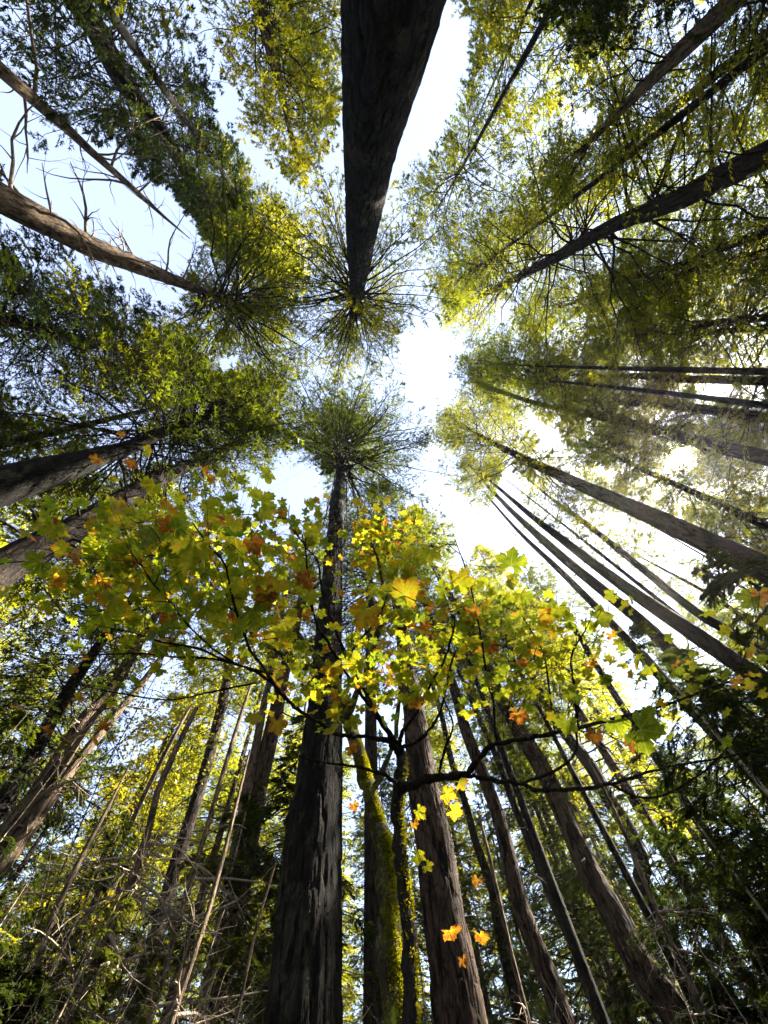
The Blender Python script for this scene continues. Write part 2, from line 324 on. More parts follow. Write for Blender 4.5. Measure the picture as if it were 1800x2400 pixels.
def stubs(P, r, z0, z1, n, seed, Lm=1.0, fork=True, side=None):
    """dead branch stubs and bare twigs up a trunk"""
    rs = np.random.RandomState(seed); out = []; zz = rs.uniform(z0, z1, n)
    for z in zz:
        p = np.array([np.interp(z, P[:, 2], P[:, i]) for i in range(3)]); rr = np.interp(z, P[:, 2], r)
        a = rs.rand()*6.28 if side is None or rs.rand() < .4 else side+rs.randn()*.5
        mb = MB(); out.append(mb)
        L = Lm*rs.choice([.15, .3, .5, 1.0, 1.6])*rs.uniform(.6, 1.2)
        dead_branch(mb, rs, p+np.array([math.cos(a), math.sin(a), 0])*rr*.7, np.array([math.cos(a), math.sin(a), rs.uniform(-.3, .25)]), L, .007+.011*L+.04*rr, int(fork) if L > .45 else 0)
    return out
def dead_branch(mb, rs, p, d, L, r, depth, curl=.14, droop=-.02, k=7, taper=.8):
    d = nrm(np.asarray(d, float)); pts = [p]; ds = []
    for i in range(k-1):
        d = nrm(d+rs.randn(3)*curl+np.array([0, 0, droop])); ds.append(d); pts.append(pts[-1]+d*L/(k-1))
    t = np.linspace(0, 1, k); tubes(mb, np.array(pts)[None], (r*(1-taper*t))[None], 5 if r > .012 else 4)
    if depth > 0:
        for j in range(rs.randint(3, 6)):
            i = rs.randint(1, k-1); dd = nrm(ds[i]+nrm(rs.randn(3))*.9)
            dead_branch(mb, rs, pts[i], dd, L*rs.uniform(.3, .6), r*(1-taper*t[i])*.55, depth-1, curl*1.2, droop, max(4, k-2), taper)

# ------------------------------------------------------------------ ground
def ground():
    n = 60; xs = np.linspace(-1, 1, n); g = np.sign(xs)*np.abs(xs)**2*400
    X, Y = np.meshgrid(g, g); rs = np.random.RandomState(3)
    Zz = .12*np.sin(X*.4)*np.cos(Y*.33)+.05*rs.randn(n, n); Zz -= Zz[n//2, n//2]
    V = np.stack([X, Y, Zz], -1); idx = np.arange(n*n).reshape(n, n)
    q = np.stack([idx[:-1, :-1], idx[:-1, 1:], idx[1:, 1:], idx[1:, :-1]], -1).reshape(-1, 4)
    mb = MB(); mb.add(V, q); tag(link('ground', mb.mesh('ground', ground_mat(), smooth=True)), kind='structure')
ground()

# ------------------------------------------------------------------ traced conifers
def trace(pts, D):
    """pixels (x, y, width) up one trunk, D its real width at the first -> points in space and radii, extended to the ground"""
    x, y, w = pts[0]; r0 = ray(x, y); d = D*F/w*np.hypot(r0[0], r0[1])
    P = []; rad = []
    for x, y, w in pts:
        r = ray(x, y); t = d/np.hypot(r[0], r[1]); p = CAM+r*t
        if P and p[2] <= P[-1][2]+.3: continue
        P.append(p); rad.append(w*t/F/2)
    rad = list(np.minimum.accumulate(rad))
    P = np.array(P); s = (P[min(2, len(P)-1)]-P[0]); s = s/s[2]; s[:2] = np.clip(s[:2], -.06, .06)
    g = P[0]-s*(P[0][2]+.1); P = np.vstack([g, P]); rad = [rad[0]*1.06]+rad
    return smooth_line(P, rad, 5)
def axis_of(P):
    def f(z):
        if z > P[-1, 2]: k = (z-P[-1, 2])/(P[-1, 2]-P[-3, 2]); return (P[-1]+(P[-1]-P[-3])*k)[:2]
        return np.array([np.interp(z, P[:, 2], P[:, 0]), np.interp(z, P[:, 2], P[:, 1])])
    return f
def conifer_tree(label, pts, D, crown, bm=B_FIR, fm=FIR, seg=20, rough=.02, stub=None, seed=0, step=.5, name='fir_tree', group=None, top=None, **kw):
    """crown = (z0, z1, radius, branches)"""
    P, r = trace(pts, D)
    if top:                                             # cap the height where the converging lines exaggerate it
        k = P[:, 2] <= top; P = P[k]; r = r[k]
    r = np.maximum(r, .015); base = P[0]*1.; root = empty(name, base, label, 'tree', group)
    ax = axis_of(P)
    if crown: crown = (crown[0], max(crown[1], P[-1, 2]+.5))+tuple(crown[2:])
    if crown and crown[1] > P[-1, 2]:
        e = ax(crown[1]); P = np.vstack([P, [e[0], e[1], crown[1]]]); r = np.append(r, .012)
    link('trunk', trunk_mesh('trunk', P, r, bm, base, seg, rough, seed, step), root)
    if crown:
        z0, z1, Rc, nb = crown; fol, wood = conifer(ax, z0, z1, Rc, nb, seed+7, **kw)
        link('branches', wood.mesh('branches', B_TWIG, base), root); link('crown', fol.mesh('crown', fm, base), root)
    if stub:
        for mb in stubs(P, r, *stub): link('dead_branch', mb.mesh('dead_branch', B_TWIG if bm is not B_PALE else B_DEAD, base), root)
    return root
CT = conifer_tree
SZ = 1.0
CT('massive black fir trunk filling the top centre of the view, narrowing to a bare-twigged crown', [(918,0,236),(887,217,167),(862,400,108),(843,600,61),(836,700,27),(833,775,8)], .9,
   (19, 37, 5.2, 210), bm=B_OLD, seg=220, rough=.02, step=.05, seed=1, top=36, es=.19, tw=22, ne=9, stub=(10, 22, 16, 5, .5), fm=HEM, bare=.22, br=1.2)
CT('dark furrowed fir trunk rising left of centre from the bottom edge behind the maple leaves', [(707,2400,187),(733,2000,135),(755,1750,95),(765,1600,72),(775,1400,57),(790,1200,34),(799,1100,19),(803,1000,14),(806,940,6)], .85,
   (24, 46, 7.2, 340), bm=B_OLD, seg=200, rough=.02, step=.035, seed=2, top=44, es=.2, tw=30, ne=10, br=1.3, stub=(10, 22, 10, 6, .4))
CT('leaning fir on the left with bare black branch stubs along its scaly trunk', [(0,1335,85),(165,1245,60),(260,1185,45),(347,1136,38),(461,1082,25),(515,1055,18),(586,1017,10),(673,914,4)], .6,
   (15, 34, 4.2, 120), bm=B_FIR, seg=100, rough=.03, step=.06, seed=3, es=.16, tw=26, ne=8, stub=(6.3, 17, 60, 8, .8, True, -1.4), br=1.5, bare=.35)
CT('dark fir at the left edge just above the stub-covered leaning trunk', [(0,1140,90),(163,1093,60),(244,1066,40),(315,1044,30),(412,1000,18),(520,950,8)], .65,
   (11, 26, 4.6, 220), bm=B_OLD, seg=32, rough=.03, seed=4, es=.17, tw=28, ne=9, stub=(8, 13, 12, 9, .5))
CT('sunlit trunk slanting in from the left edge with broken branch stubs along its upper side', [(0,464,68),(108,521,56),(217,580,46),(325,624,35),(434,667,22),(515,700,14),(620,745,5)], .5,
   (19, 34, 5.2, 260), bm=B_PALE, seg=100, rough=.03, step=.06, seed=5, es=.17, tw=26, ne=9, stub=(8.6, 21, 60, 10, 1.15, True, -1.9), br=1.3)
CT('thin bare dead tree in the upper left tapering to nothing against open sky', [(0,163,32),(108,255,26),(217,358,17),(298,429,13),(380,504,7),(445,559,2)], .3,
   None, bm=B_PALE, seg=20, rough=.02, seed=6, name='dead_tree', stub=(11, 22, 34, 12, 1.7))
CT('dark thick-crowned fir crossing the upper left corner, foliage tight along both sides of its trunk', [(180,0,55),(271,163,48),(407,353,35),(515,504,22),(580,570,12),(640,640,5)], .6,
   (10, 40, 3.2, 380), bm=B_OLD, seed=7, fm=CED_FIRSHADE, gap=.25, es=.16, tw=30, ne=12)  # shade painted in: this fir wears the darker cedar colour
CT('slender fir at the top left of the giant trunk with yellow-green sunlit crown', [(607,0,35),(640,136,25),(667,244,15),(686,336,10),(700,400,5)], .4,
   (11, 27, 3.2, 170), bm=B_PALE, fm=HEM, seed=8, es=.14, tw=28, ne=12)
CT('large fir from the right edge with long fanned bare upper branches', [(1800,363,60),(1605,461,45),(1442,526,32),(1334,586,28),(1225,645,18),(1117,700,10),(1040,745,5)], .7,
   (13, 44, 5.8, 260), bm=B_FIR, seg=32, rough=.03, seed=9, es=.19, tw=26, ne=8, br=1.3, bare=.2, side=-1.9, fm=HEM)
CT('fir in the upper right corner with a grey trunk showing between sprays of foliage', [(1687,33,45),(1594,119,35),(1442,271,18),(1388,325,14),(1323,390,9),(1270,440,4)], .45,
   (9.5, 23, 4.0, 150), bm=B_PALE, fm=HEM, seed=10, es=.15, tw=26, ne=9, stub=(10, 20, 8, 11, .8))
CT('slim fir on the right edge under the large fanned fir', [(1800,542,22),(1703,575,16),(1578,624,10),(1480,655,4)], .35,
   (12, 30, 3.6, 150), fm=HEM, seed=11, es=.18, tw=24, ne=8)
CT('thin hemlock on the right edge midway between the fanned fir and the level trunk', [(1800,743,18),(1660,757,15),(1551,776,10),(1450,790,4)], .3,
   (13, 30, 3.6, 140), fm=HEM, seed=12, es=.18, tw=24, ne=8, name='hemlock_tree')
CT('dark trunk lying almost level across the right, uppermost of the trunks above the sun', [(1800,893,23),(1605,889,18),(1497,881,14),(1388,881,8),(1225,870,3)], .4,
   (13, 38, 4.2, 260), gap=.3, seed=13, es=.2, tw=22, ne=8, stub=(13, 26, 26, 14, 1.2))
CT('slim dark trunk just above the thicker trunk that grazes the sun', [(1800,982,20),(1660,963,18),(1497,946,13),(1388,941,6),(1320,930,3)], .35,
   (14, 33, 3.8, 160), seed=14, es=.2, tw=22, ne=8, stub=(14, 24, 20, 15, 1.0))
CT('dark trunk whose lower edge grazes the sun glare at the right', [(1800,1074,35),(1687,1050,32),(1551,1012,28),(1442,984,20),(1334,963,14),(1225,936,10),(1117,892,4)], .6,
   (17, 48, 4.8, 300), gap=.3, seed=15, seg=32, es=.22, tw=24, ne=8, stub=(14, 30, 20, 16, 1.0))
CT('slim trunk at the right just below the sun glare', [(1800,1234,20),(1660,1169,18),(1524,1109,12),(1415,1055,8),(1350,1025,3)], .35,
   (13, 32, 3.8, 240), gap=.3, seed=17, es=.2, tw=22, ne=8, stub=(12, 22, 20, 16, 1.0))
CT('thick rough-barked bare trunk sweeping in from the right edge below the sun', [(1800,1337,60),(1660,1272,50),(1497,1196,38),(1334,1125,27),(1198,1060,16),(1117,1017,10),(1040,970,4)], .75,
   (22, 47, 5.8, 260), bm=B_FIR, seg=120, rough=.025, step=.1, seed=18, es=.22, tw=26, ne=9, stub=(12, 26, 14, 17, .6))
CT('uppermost thick trunk in the fan of four at the right centre', [(1700,1535,40),(1551,1435,32),(1442,1359,26),(1334,1277,20),(1236,1201,12),(1130,1110,5)], .6,
   (22, 38, 3.8, 130), seg=40, rough=.035, step=.2, seed=19, es=.2, tw=26, ne=9, stub=(9, 24, 26, 19, .6))
CT('furrowed middle trunk in the fan of four at the right centre', [(1700,1640,38),(1605,1554,34),(1497,1451,28),(1388,1364,24),(1280,1272,20),(1182,1180,10),(1090,1080,4)], .6,
   (26, 46, 4.2, 150), seg=40, rough=.035, step=.2, seed=20, es=.21, tw=28, ne=9, stub=(9, 26, 16, 20, .6))
CT('lowest and leftmost trunk in the fan of four at the right centre', [(1551,1587,24),(1470,1500,20),(1388,1413,18),(1307,1332,14),(1215,1245,8),(1140,1160,4)], .45,
   (26, 37, 3.2, 90), seg=32, rough=.03, step=.2, seed=21, es=.2, tw=24, ne=8, stub=(10, 26, 20, 21, .7))
CT('slim trunk right of the fan of four, below the big bare trunk', [(1800,1540,26),(1632,1435,20),(1497,1326,16),(1361,1218,12),(1280,1158,6),(1200,1090,3)], .45,
   (22, 40, 3.6, 120), seg=32, rough=.03, step=.25, seed=22, es=.21, tw=24, ne=8, stub=(10, 24, 24, 22, .9))
CT('thin branchy trunk low at the right edge beyond the slim trunk', [(1800,1490,14),(1768,1467,12),(1670,1397,9),(1540,1326,5)], .3,
   (14, 28, 3.2, 100), seed=23, es=.22, tw=22, ne=8, stub=(10, 22, 30, 22, 1.2))
CT('long furrowed trunk curving from bottom right up behind the maple leaves', [(1594,2400,75),(1524,2305,70),(1442,2153,58),(1377,2034,50),(1329,1925,45),(1280,1817,42),(1215,1708,38),(1155,1600,28),(1106,1478,20),(1030,1353,14),(970,1234,8),(930,1130,4)], .8,
   (21, 42, 4.0, 150), bm=B_RED, seg=140, rough=.025, step=.06, seed=24, es=.2, tw=26, ne=8, stub=(5, 14, 10, 23, .9), top=44)
CT('medium brown trunk between the wide red-barked trunk and the slim mossy one, lower centre right', [(1323,2400,54),(1290,2305,50),(1236,2170,42),(1204,2061,38),(1171,1925,32),(1133,1817,30),(1090,1708,26),(1068,1627,24),(1000,1424,14),(954,1310,8)], .6,
   (17, 34, 3.6, 120), bm=B_RED, seg=120, rough=.025, step=.07, seed=25, es=.2, tw=24, ne=8, stub=(5, 14, 14, 25, .8))
CT('slim straight trunk next to the long furrowed trunk, lower right', [(1399,2360,32),(1350,2224,28),(1301,2121,24),(1253,2001,20),(1204,1882,18),(1160,1763,16),(1117,1670,12),(1070,1560,8)], .42,
   (13, 27, 2.8, 90), bm=B_FIR, seg=40, rough=.03, step=.15, seed=26, es=.2, tw=20, ne=7, stub=(5, 13, 24, 26, .8), fm=HEM)
CT('wide red-brown trunk with deep furrows right of the mossy maple, bottom centre', [(1079,2400,125),(1068,2305,115),(1040,2142,98),(1019,1980,90),(990,1828,70),(975,1708,56),(960,1600,44),(930,1400,24),(905,1250,12),(890,1150,6)], .9,
   (19, 34, 3.8, 130), bm=B_RED, seg=200, rough=.02, step=.04, seed=27, es=.2, tw=26, ne=8, stub=(3, 9, 5, 27, .8))
CT('faint thin trunk low behind the long furrowed one, lower right', [(1377,2197,16),(1334,2088,14),(1280,1953,12),(1204,1763,8),(1170,1650,5)], .35,
   (12, 26, 3, 90), seed=28, es=.26, tw=20, ne=7, fm=HEM, stub=(6, 12, 20, 28, .8))
CT('dark trunk seen over the fork of the black maple limb, lower right', [(1530,2120,38),(1507,2034,36),(1475,1947,34),(1432,1882,32),(1388,1800,30),(1334,1730,26),(1290,1665,22),(1204,1505,14),(1171,1451,9)], .6,
   (18, 34, 3.6, 110), bm=B_FIR, seg=40, rough=.03, step=.2, seed=29, es=.24, tw=22, ne=7, stub=(5, 14, 20, 29, .9))
CT('slim trunk between the two red-barked trunks, lower centre', [(1187,2251,26),(1155,2088,22),(1117,1980,18),(1090,1882,16),(1057,1779,14),(1036,1681,12),(1000,1560,8)], .45,
   (14, 28, 3, 90), bm=B_FIR, seg=32, rough=.03, step=.2, seed=30, es=.24, tw=20, ne=7, fm=HEM, stub=(5, 14, 20, 30, .9))
CT('thin trunk behind the lower fan, right of the black maple limb tip', [(1475,1680,17),(1420,1592,16),(1383,1538,14),(1350,1478,12),(1280,1390,6)], .38,
   (18, 32, 3.2, 100), seg=24, seed=31, es=.25, tw=20, ne=7, stub=(8, 18, 16, 31, .8))
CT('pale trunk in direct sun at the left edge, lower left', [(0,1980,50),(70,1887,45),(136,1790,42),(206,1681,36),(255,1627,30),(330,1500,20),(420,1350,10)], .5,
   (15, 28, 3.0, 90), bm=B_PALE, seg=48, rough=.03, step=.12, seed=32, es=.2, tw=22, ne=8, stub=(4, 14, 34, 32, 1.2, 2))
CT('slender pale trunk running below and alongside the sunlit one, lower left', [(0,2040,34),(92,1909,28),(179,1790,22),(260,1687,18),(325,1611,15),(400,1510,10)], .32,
   (12, 20, 2.2, 60), bm=B_PALE, seg=40, rough=.02, step=.12, seed=33, es=.18, tw=20, ne=7, stub=(4, 12, 16, 33, .8), name='hemlock_tree', fm=HEM)
CT('dead pole tree bristling with pale bare twigs, lower left', [(163,2400,26),(233,2240,20),(293,2100,18),(340,1980,18),(369,1855,20),(423,1735,16),(460,1660,9)], .16,
   None, bm=B_PALE, seg=24, rough=.03, seed=34, name='dead_tree', stub=(1.8, 6.6, 90, 34, 1.1, 2))
CT('thin dead stem left of the dark foreground trunk, bottom left', [(553,2400,8),(575,2267,9),(613,2131,9),(632,2088,6),(650,2010,4)], .05,
   None, bm=B_PALE, seg=12, seed=35, name='dead_sapling', stub=(1.7, 3.2, 24, 35, .6, 2))
CT('brown trunk behind the twiggy dead pole, left of the sky gap', [(380,2150,34),(405,2050,32),(461,1871,30),(500,1735,28),(530,1600,24),(545,1500,18),(580,1380,10)], .5,
   (15, 30, 3.2, 110), bm=B_FIR, seg=32, rough=.03, step=.2, seed=36, es=.22, tw=22, ne=8, stub=(4, 14, 34, 36, 1.3, 2))
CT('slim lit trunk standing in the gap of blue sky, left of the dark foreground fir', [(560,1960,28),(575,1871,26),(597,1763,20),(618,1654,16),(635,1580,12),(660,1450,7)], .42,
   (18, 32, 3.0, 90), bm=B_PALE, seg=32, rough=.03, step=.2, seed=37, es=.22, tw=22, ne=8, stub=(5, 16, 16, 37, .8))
CT('reddish trunk close to the left side of the dark foreground fir', [(585,1960,46),(600,1870,42),(625,1763,38),(650,1654,32),(670,1560,25),(690,1480,18),(715,1350,9)], .7,
   (19, 36, 3.4, 110), bm=B_RED, seg=40, rough=.04, step=.2, seed=38, es=.22, tw=22, ne=8, stub=(5, 16, 30, 38, 1.2))
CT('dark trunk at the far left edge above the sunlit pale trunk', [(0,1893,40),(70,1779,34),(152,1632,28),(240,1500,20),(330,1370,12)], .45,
   (9, 24, 3.6, 140), bm=B_OLD, seed=39, es=.19, tw=26, ne=9, fm=CED_FIRSHADE, name='cedar_tree')
CT('bushy bright-edged fir on the left edge below the sunlit broken trunk', [(0,745,34),(110,775,24),(230,806,16),(350,832,10),(440,850,5)], .4,
   (7.5, 20, 3.6, 340), bm=B_OLD, seed=40, es=.14, tw=30, ne=11, fm=CED_FIRSHADE, name='cedar_tree', gap=.15)
CT('fir crown hanging right of the dark foreground trunk, behind the clear stem', [(868,1600,24),(866,1400,20),(864,1200,15),(862,1100,9),(858,1020,5)], .5,
   (19, 36, 5.2, 240), bm=B_FIR, seed=41, es=.2, tw=26, ne=9, top=38, br=1.4)
for lb, pts, D, st in [
 ('dead twiggy pole rising from the bottom left corner', [(30,2400,16),(110,2180,14),(190,2010,12),(260,1880,8),(300,1800,4)], .09, (1.8, 4.4, 60, 61, .9, 2)),
 ('dead pole furred with dry twigs between the bristling pole and the thin dead stem', [(400,2400,14),(470,2200,12),(520,2020,10),(560,1860,7),(585,1760,4)], .08, (1.8, 4.2, 60, 62, .9, 2)),
 ('crooked dead pole with a crown of pale twigs against the yellow leaves', [(250,2050,12),(330,1880,11),(400,1740,9),(450,1650,5)], .11, (3, 7, 70, 63, 1.2, 2)),
 ('grey dead snag with long drooping twigs left of the slim lit trunk', [(470,1990,12),(520,1820,11),(560,1690,9),(590,1600,5)], .12, (3.5, 8, 60, 64, 1.3, 2)),
 ('dry twiggy snag standing against the medium brown trunk, lower right', [(1240,2400,12),(1190,2200,11),(1150,2020,9),(1120,1900,5)], .09, (1.8, 4.5, 50, 65, .9, 2)),
 ('pale twiggy snag across the long furrowed trunk, lower right', [(1560,2180,12),(1490,2010,11),(1420,1860,8),(1380,1780,4)], .10, (2.6, 5.5, 60, 66, 1.1, 2))]:
    CT(lb, pts, D, None, bm=B_PALE, seg=12, seed=st[3], name='dead_sapling', stub=st)
# the next ring of trees, right round the clearing, each traced only by where its crown shows
def solo(label, px, py, zt, z0, Rc, nb, seed, D=.5, fm=FIR, es=.2, name='fir_tree', **kw):
    """a tree whose top (height zt above the camera) shows at px, py"""
    r = ray(px, py); t = zt/r[2]; x, y = (CAM+r*t)[:2]
    rs = np.random.RandomState(seed); P = np.array([[x, y, -.1], [x+rs.randn()*.2, y+rs.randn()*.2, zt*.5], [x, y, zt]])
    P, rr = smooth_line(P, [D/2, D/3.2, .015], 6); root = empty(name, P[0], label, 'tree')
    link('trunk', trunk_mesh('trunk', P, rr, B_OLD, P[0], 16, .02, seed), root)
    fol, wood = conifer(axis_of(P), z0, zt, Rc, nb, seed, es=es, **kw)
    link('branches', wood.mesh('branches', B_TWIG, P[0]), root); link('crown', fol.mesh('crown', fm, P[0]), root)
solo('tall dark fir whose crown darkens the top left corner of the view', 300, 60, 22, 8, 4.4, 340, 50, fm=CED_FIRSHADE, gap=.2, es=.18, tw=28, ne=11)  # fir coloured with dark cedar green so the corner looks shaded
solo('dense fir crown at the left edge between the sunlit trunk and the bushy cedar', 90, 960, 19, 7, 4.6, 380, 51, fm=CED_FIRSHADE, gap=.2, es=.16, tw=28, ne=11)  # left edge shade put into the colour: cedar green on a fir
solo('heavy black cedar crown hanging at the top edge right of the giant trunk', 1300, 130, 17, 8, 4.0, 260, 52, fm=CED_FIRSHADE, es=.15, name='cedar_tree', tw=30, ne=11, gap=.15)
solo('dark cedar crown filling the far upper right corner', 1640, 200, 20, 8, 4.6, 260, 53, fm=CED_FIRSHADE, es=.16, name='cedar_tree', tw=28, ne=11)
solo('hemlock crown at the right edge below the upper right corner', 1600, 400, 24, 10, 4.0, 200, 54, fm=HEM, es=.18, name='hemlock_tree', tw=26, ne=9)
solo('small-leaved hemlock crown at the top edge immediately right of the giant trunk', 1090, 190, 27, 12, 3.6, 190, 55, fm=HEM, es=.18, name='hemlock_tree', tw=26, ne=9)
solo('soft yellow-green hemlock crown left of the giant trunk, below the slender fir', 760, 330, 30, 12, 3.4, 190, 56, fm=HEM, es=.18, name='hemlock_tree', tw=26, ne=9)
solo('shadowed fir crown along the left edge above the leaning stub-covered trunk', 250, 1000, 23, 9, 3.6, 200, 57, fm=FIR, es=.18, tw=26, ne=10)
solo('fir crown spreading above the level trunk at the right', 1350, 800, 34, 16, 5.0, 220, 59, fm=FIR, es=.2, tw=26, ne=9, br=1.5)

solo('fir crown with the sun shining through beside it, at the right', 1530, 1010, 30, 14, 4.6, 380, 60, fm=FIR, gap=.2, es=.2, tw=26, ne=9, br=1.3)
solo('small hemlock crown between the sun glare and the big bare trunk', 1560, 1180, 26, 11, 3.8, 320, 61, fm=HEM, gap=.2, es=.2, name='hemlock_tree', tw=26, ne=9, br=1.3)
solo('dense fir crown at the right edge above the sun glare', 1760, 950, 24, 9, 4.4, 360, 62, fm=FIR, gap=.2, es=.2, tw=26, ne=10, br=1.3)
for i, (lb, px, py, zt, z0, Rc, nb, fm, nm) in enumerate([
 ('sunlit yellow-green hemlock crown above the fanned fir', 1290, 470, 30, 17, 3.8, 100, HEM, 'hemlock_tree'),
 ('hemlock crown filling between the fanned fir and the level trunk', 1480, 700, 32, 14, 4.2, 220, HEM, 'hemlock_tree'),
 ('light fir crown just right of the clearing centre', 1110, 880, 46, 26, 4.6, 200, HEM, 'fir_tree'),
 ('bright hemlock crown over the tips of the fan of four', 1330, 1110, 34, 18, 3.8, 180, HEM, 'hemlock_tree'),
 ('pale sunlit crown low behind the single high maple leaf', 1090, 1330, 26, 13, 3.4, 180, HEM, 'hemlock_tree'),
 ('yellow-green crown between the big bare trunk and the slim trunk below it', 1560, 1380, 24, 12, 3.2, 160, HEM, 'hemlock_tree'),
 ('pale green crown filling between the two left leaning trunks', 420, 1090, 27, 14, 3.2, 170, HEM, 'hemlock_tree'),
 ('fir crown at the left between the bushy cedar and the clear stem', 600, 900, 40, 24, 4.0, 190, FIR, 'fir_tree'),
 ('hemlock crown leaning into the clearing below the fanned bare limbs', 1130, 600, 44, 26, 4.6, 150, HEM, 'hemlock_tree'),
 ('high soft crown between the giant trunk and the upper right corner tree', 1180, 330, 32, 18, 4.0, 110, HEM, 'hemlock_tree'),
 ('fine-leaved crown at the near right of the clearing centre', 1250, 900, 42, 22, 4.8, 240, FIR, 'fir_tree'),
 ('crown wrapped round the top of the furrowed middle trunk of the fan', 1130, 1080, 44, 25, 4.8, 240, FIR, 'fir_tree'),
 ('pale crown over the lower end of the clearing, left of the single high maple leaf', 960, 1180, 36, 18, 3.6, 190, HEM, 'hemlock_tree'),
 ('airy hemlock crown under the upper right corner tree', 1380, 560, 36, 20, 4.2, 120, HEM, 'hemlock_tree'),
 ('yellow-green crown left of the giant trunk tip', 690, 640, 44, 26, 4.0, 190, HEM, 'hemlock_tree'),
 ('soft crown under the tip of the fanned fir, right of the clearing centre', 1200, 750, 44, 24, 4.6, 230, HEM, 'hemlock_tree'),
 ('open fir crown between the level trunk and the fanned fir tip', 1330, 720, 36, 18, 4.2, 230, FIR, 'fir_tree'),
 ('thin bright crown above the middle of the big bare trunk', 1420, 1170, 30, 14, 3.8, 200, HEM, 'hemlock_tree'),
 ('ragged hemlock crown at the top edge right of the light gap', 1250, 60, 24, 12, 3.6, 220, HEM, 'hemlock_tree'),
 ('lacy hemlock crown beside the giant trunk where it narrows, on its right', 985, 560, 40, 24, 4.4, 90, HEM, 'hemlock_tree'),
 ('sparse feathery crown in the light gap right of the giant trunk', 1060, 400, 34, 20, 3.6, 70, HEM, 'hemlock_tree'),
 ('soft hemlock crown reaching into the clearing right of the giant trunk tip', 1030, 690, 48, 29, 4.4, 170, HEM, 'hemlock_tree'),
 ('fir crown reaching into the clearing from the right, over the big bare trunk tip', 1080, 850, 50, 30, 4.6, 190, FIR, 'fir_tree'),
 ('broad dark cedar at the lower right edge above the black corner cedar', 1650, 1640, 10, 1.5, 2.8, 340, CED_FIRSHADE, 'cedar_tree'),
 ('shaded cedar top under the tip of the long right maple limb', 1570, 1760, 8.2, 1.0, 2.4, 340, CED_FIRSHADE, 'cedar_tree'),
 ('far dark cedar filling behind the foot of the long furrowed trunk', 1500, 1700, 15, 1.5, 3.0, 320, CED_FIRSHADE, 'cedar_tree'),
 ('dark cedar crown at the right edge, behind the maple leaf tips', 1740, 1700, 12.5, 4, 3.2, 260, CED_FIRSHADE, 'cedar_tree'),
 ('black cedar standing in the bottom right corner', 1640, 1930, 5.6, .6, 2.0, 320, CED_FIRSHADE, 'cedar_tree'),
 ('low spreading cedar at the foot of the black corner cedar', 1530, 2060, 4.6, .5, 1.5, 280, CED_FIRSHADE, 'cedar_tree'),
 ('dark cedar at the far left edge under the leaning trunk', 80, 1480, 9.0, 2, 2.4, 300, CED_FIRSHADE, 'cedar_tree'),
 ('shaded cedar at the bottom left corner', 230, 1960, 4.4, .5, 1.8, 300, CED_FIRSHADE, 'cedar_tree')]):
    solo(lb, px, py, zt, z0, Rc, nb, 80+i, D=.3, fm=fm, es=.2 if zt > 15 else .12, name=nm, tw=26, ne=9 if zt > 15 else 11, gap=.55 if zt > 15 else .15)
# ------------------------------------------------------------------ far forest: shared meshes, one object per tree
def merge(l):
    mb = MB()
    for x in l:
        n0 = mb.n
        for v in x.v: mb.v.append(v); mb.n += len(v)
        for f in x.f: mb.f.append(f+n0)
    return mb
def far_variants():
    out = []
    for i in range(6):
        h = [34, 38, 30, 36, 26, 40][i]; rs = np.random.RandomState(200+i)
        P = np.array([[0, 0, -.2], [rs.randn()*.2, rs.randn()*.2, h*.45], [0, 0, h]]); P, rr = smooth_line(P, [.32, .2, .02], 8)
        fol, wood = conifer(axis_of(P), h*[.42, .3, .15, .5, .08, .35][i], h, [3.6, 4.2, 3.4, 3.8, 3.6, 4.2][i], 170, 300+i, gaps=False, es=.34, tw=22, ne=8, br=1.5)
        st = merge(stubs(P, rr, 3, h*.45, 36, 400+i, 1.6))
        fm = [FIR, HEM, HEM, FIR, CED_FIRSHADE, HEM][i]
        out.append((trunk_mesh('trunk', P, rr, [B_FIR, B_RED][i % 2], (0, 0, 0), 16, .02, i, 1.), wood.mesh('branches', B_TWIG), fol.mesh('crown', fm), st.mesh('dead_branches', B_TWIG)))
    return out
FV = far_variants()
rs = np.random.RandomState(11); placed = []
def far_tree(x, y, v, s, rz, label, group):
    o = empty('fir_tree', (x, y, 0), label, 'tree', group); o.rotation_euler = (rs.randn()*.015, rs.randn()*.015, rz); o.scale = (s, s, s)
    for n, me in zip(('trunk', 'branches', 'crown', 'dead_branches'), FV[v]): link(n, me, o)
def azd(x, y): return math.degrees(math.atan2(y, x))
tries = 0
while len(placed) < 110 and tries < 6000:
    tries += 1
    rr = math.sqrt(rs.uniform(23**2, 62**2)); a = rs.uniform(0, 2*math.pi) if rs.rand() < .35 else rs.uniform(R(20), R(165))
    x, y = rr*math.cos(a), rr*math.sin(a)
    if any((x-p)**2+(y-q)**2 < 3.6**2 for p, q in placed): continue
    d = azd(x, y)
    if -168 < d < -8: continue
    blk = False
    for c, rad in SHAFTS:
        l = np.linspace(5, 75, 50); q = c+SUN*l[:, None]; blk |= bool(((np.hypot(q[:, 0]-x, q[:, 1]-y) < 2.6) & (q[:, 2] < 32)).any())
    if blk: continue
    placed.append((x, y))
    for a_, w in ((165, 'beyond the left edge crowns'), (150, 'behind the golden-leaved shrub'), (135, 'behind the sunlit pale trunk'), (120, 'left of the dark foreground trunk'), (105, 'behind the dark foreground trunk'),
                  (90, 'behind the mossy trunk'), (75, 'behind the wide red-brown trunk'), (60, 'behind the long furrowed trunk'), (42, 'behind the fan of four trunks'), (25, 'below the big bare trunk'), (-400, 'behind the trunks near the sun')):
        if d > a_: break
    lg = ('far conifer '+w, 'far conifers '+w)
    far_tree(x, y, rs.randint(6), rs.uniform(.75, 1.15), rs.rand()*6.28, *lg)

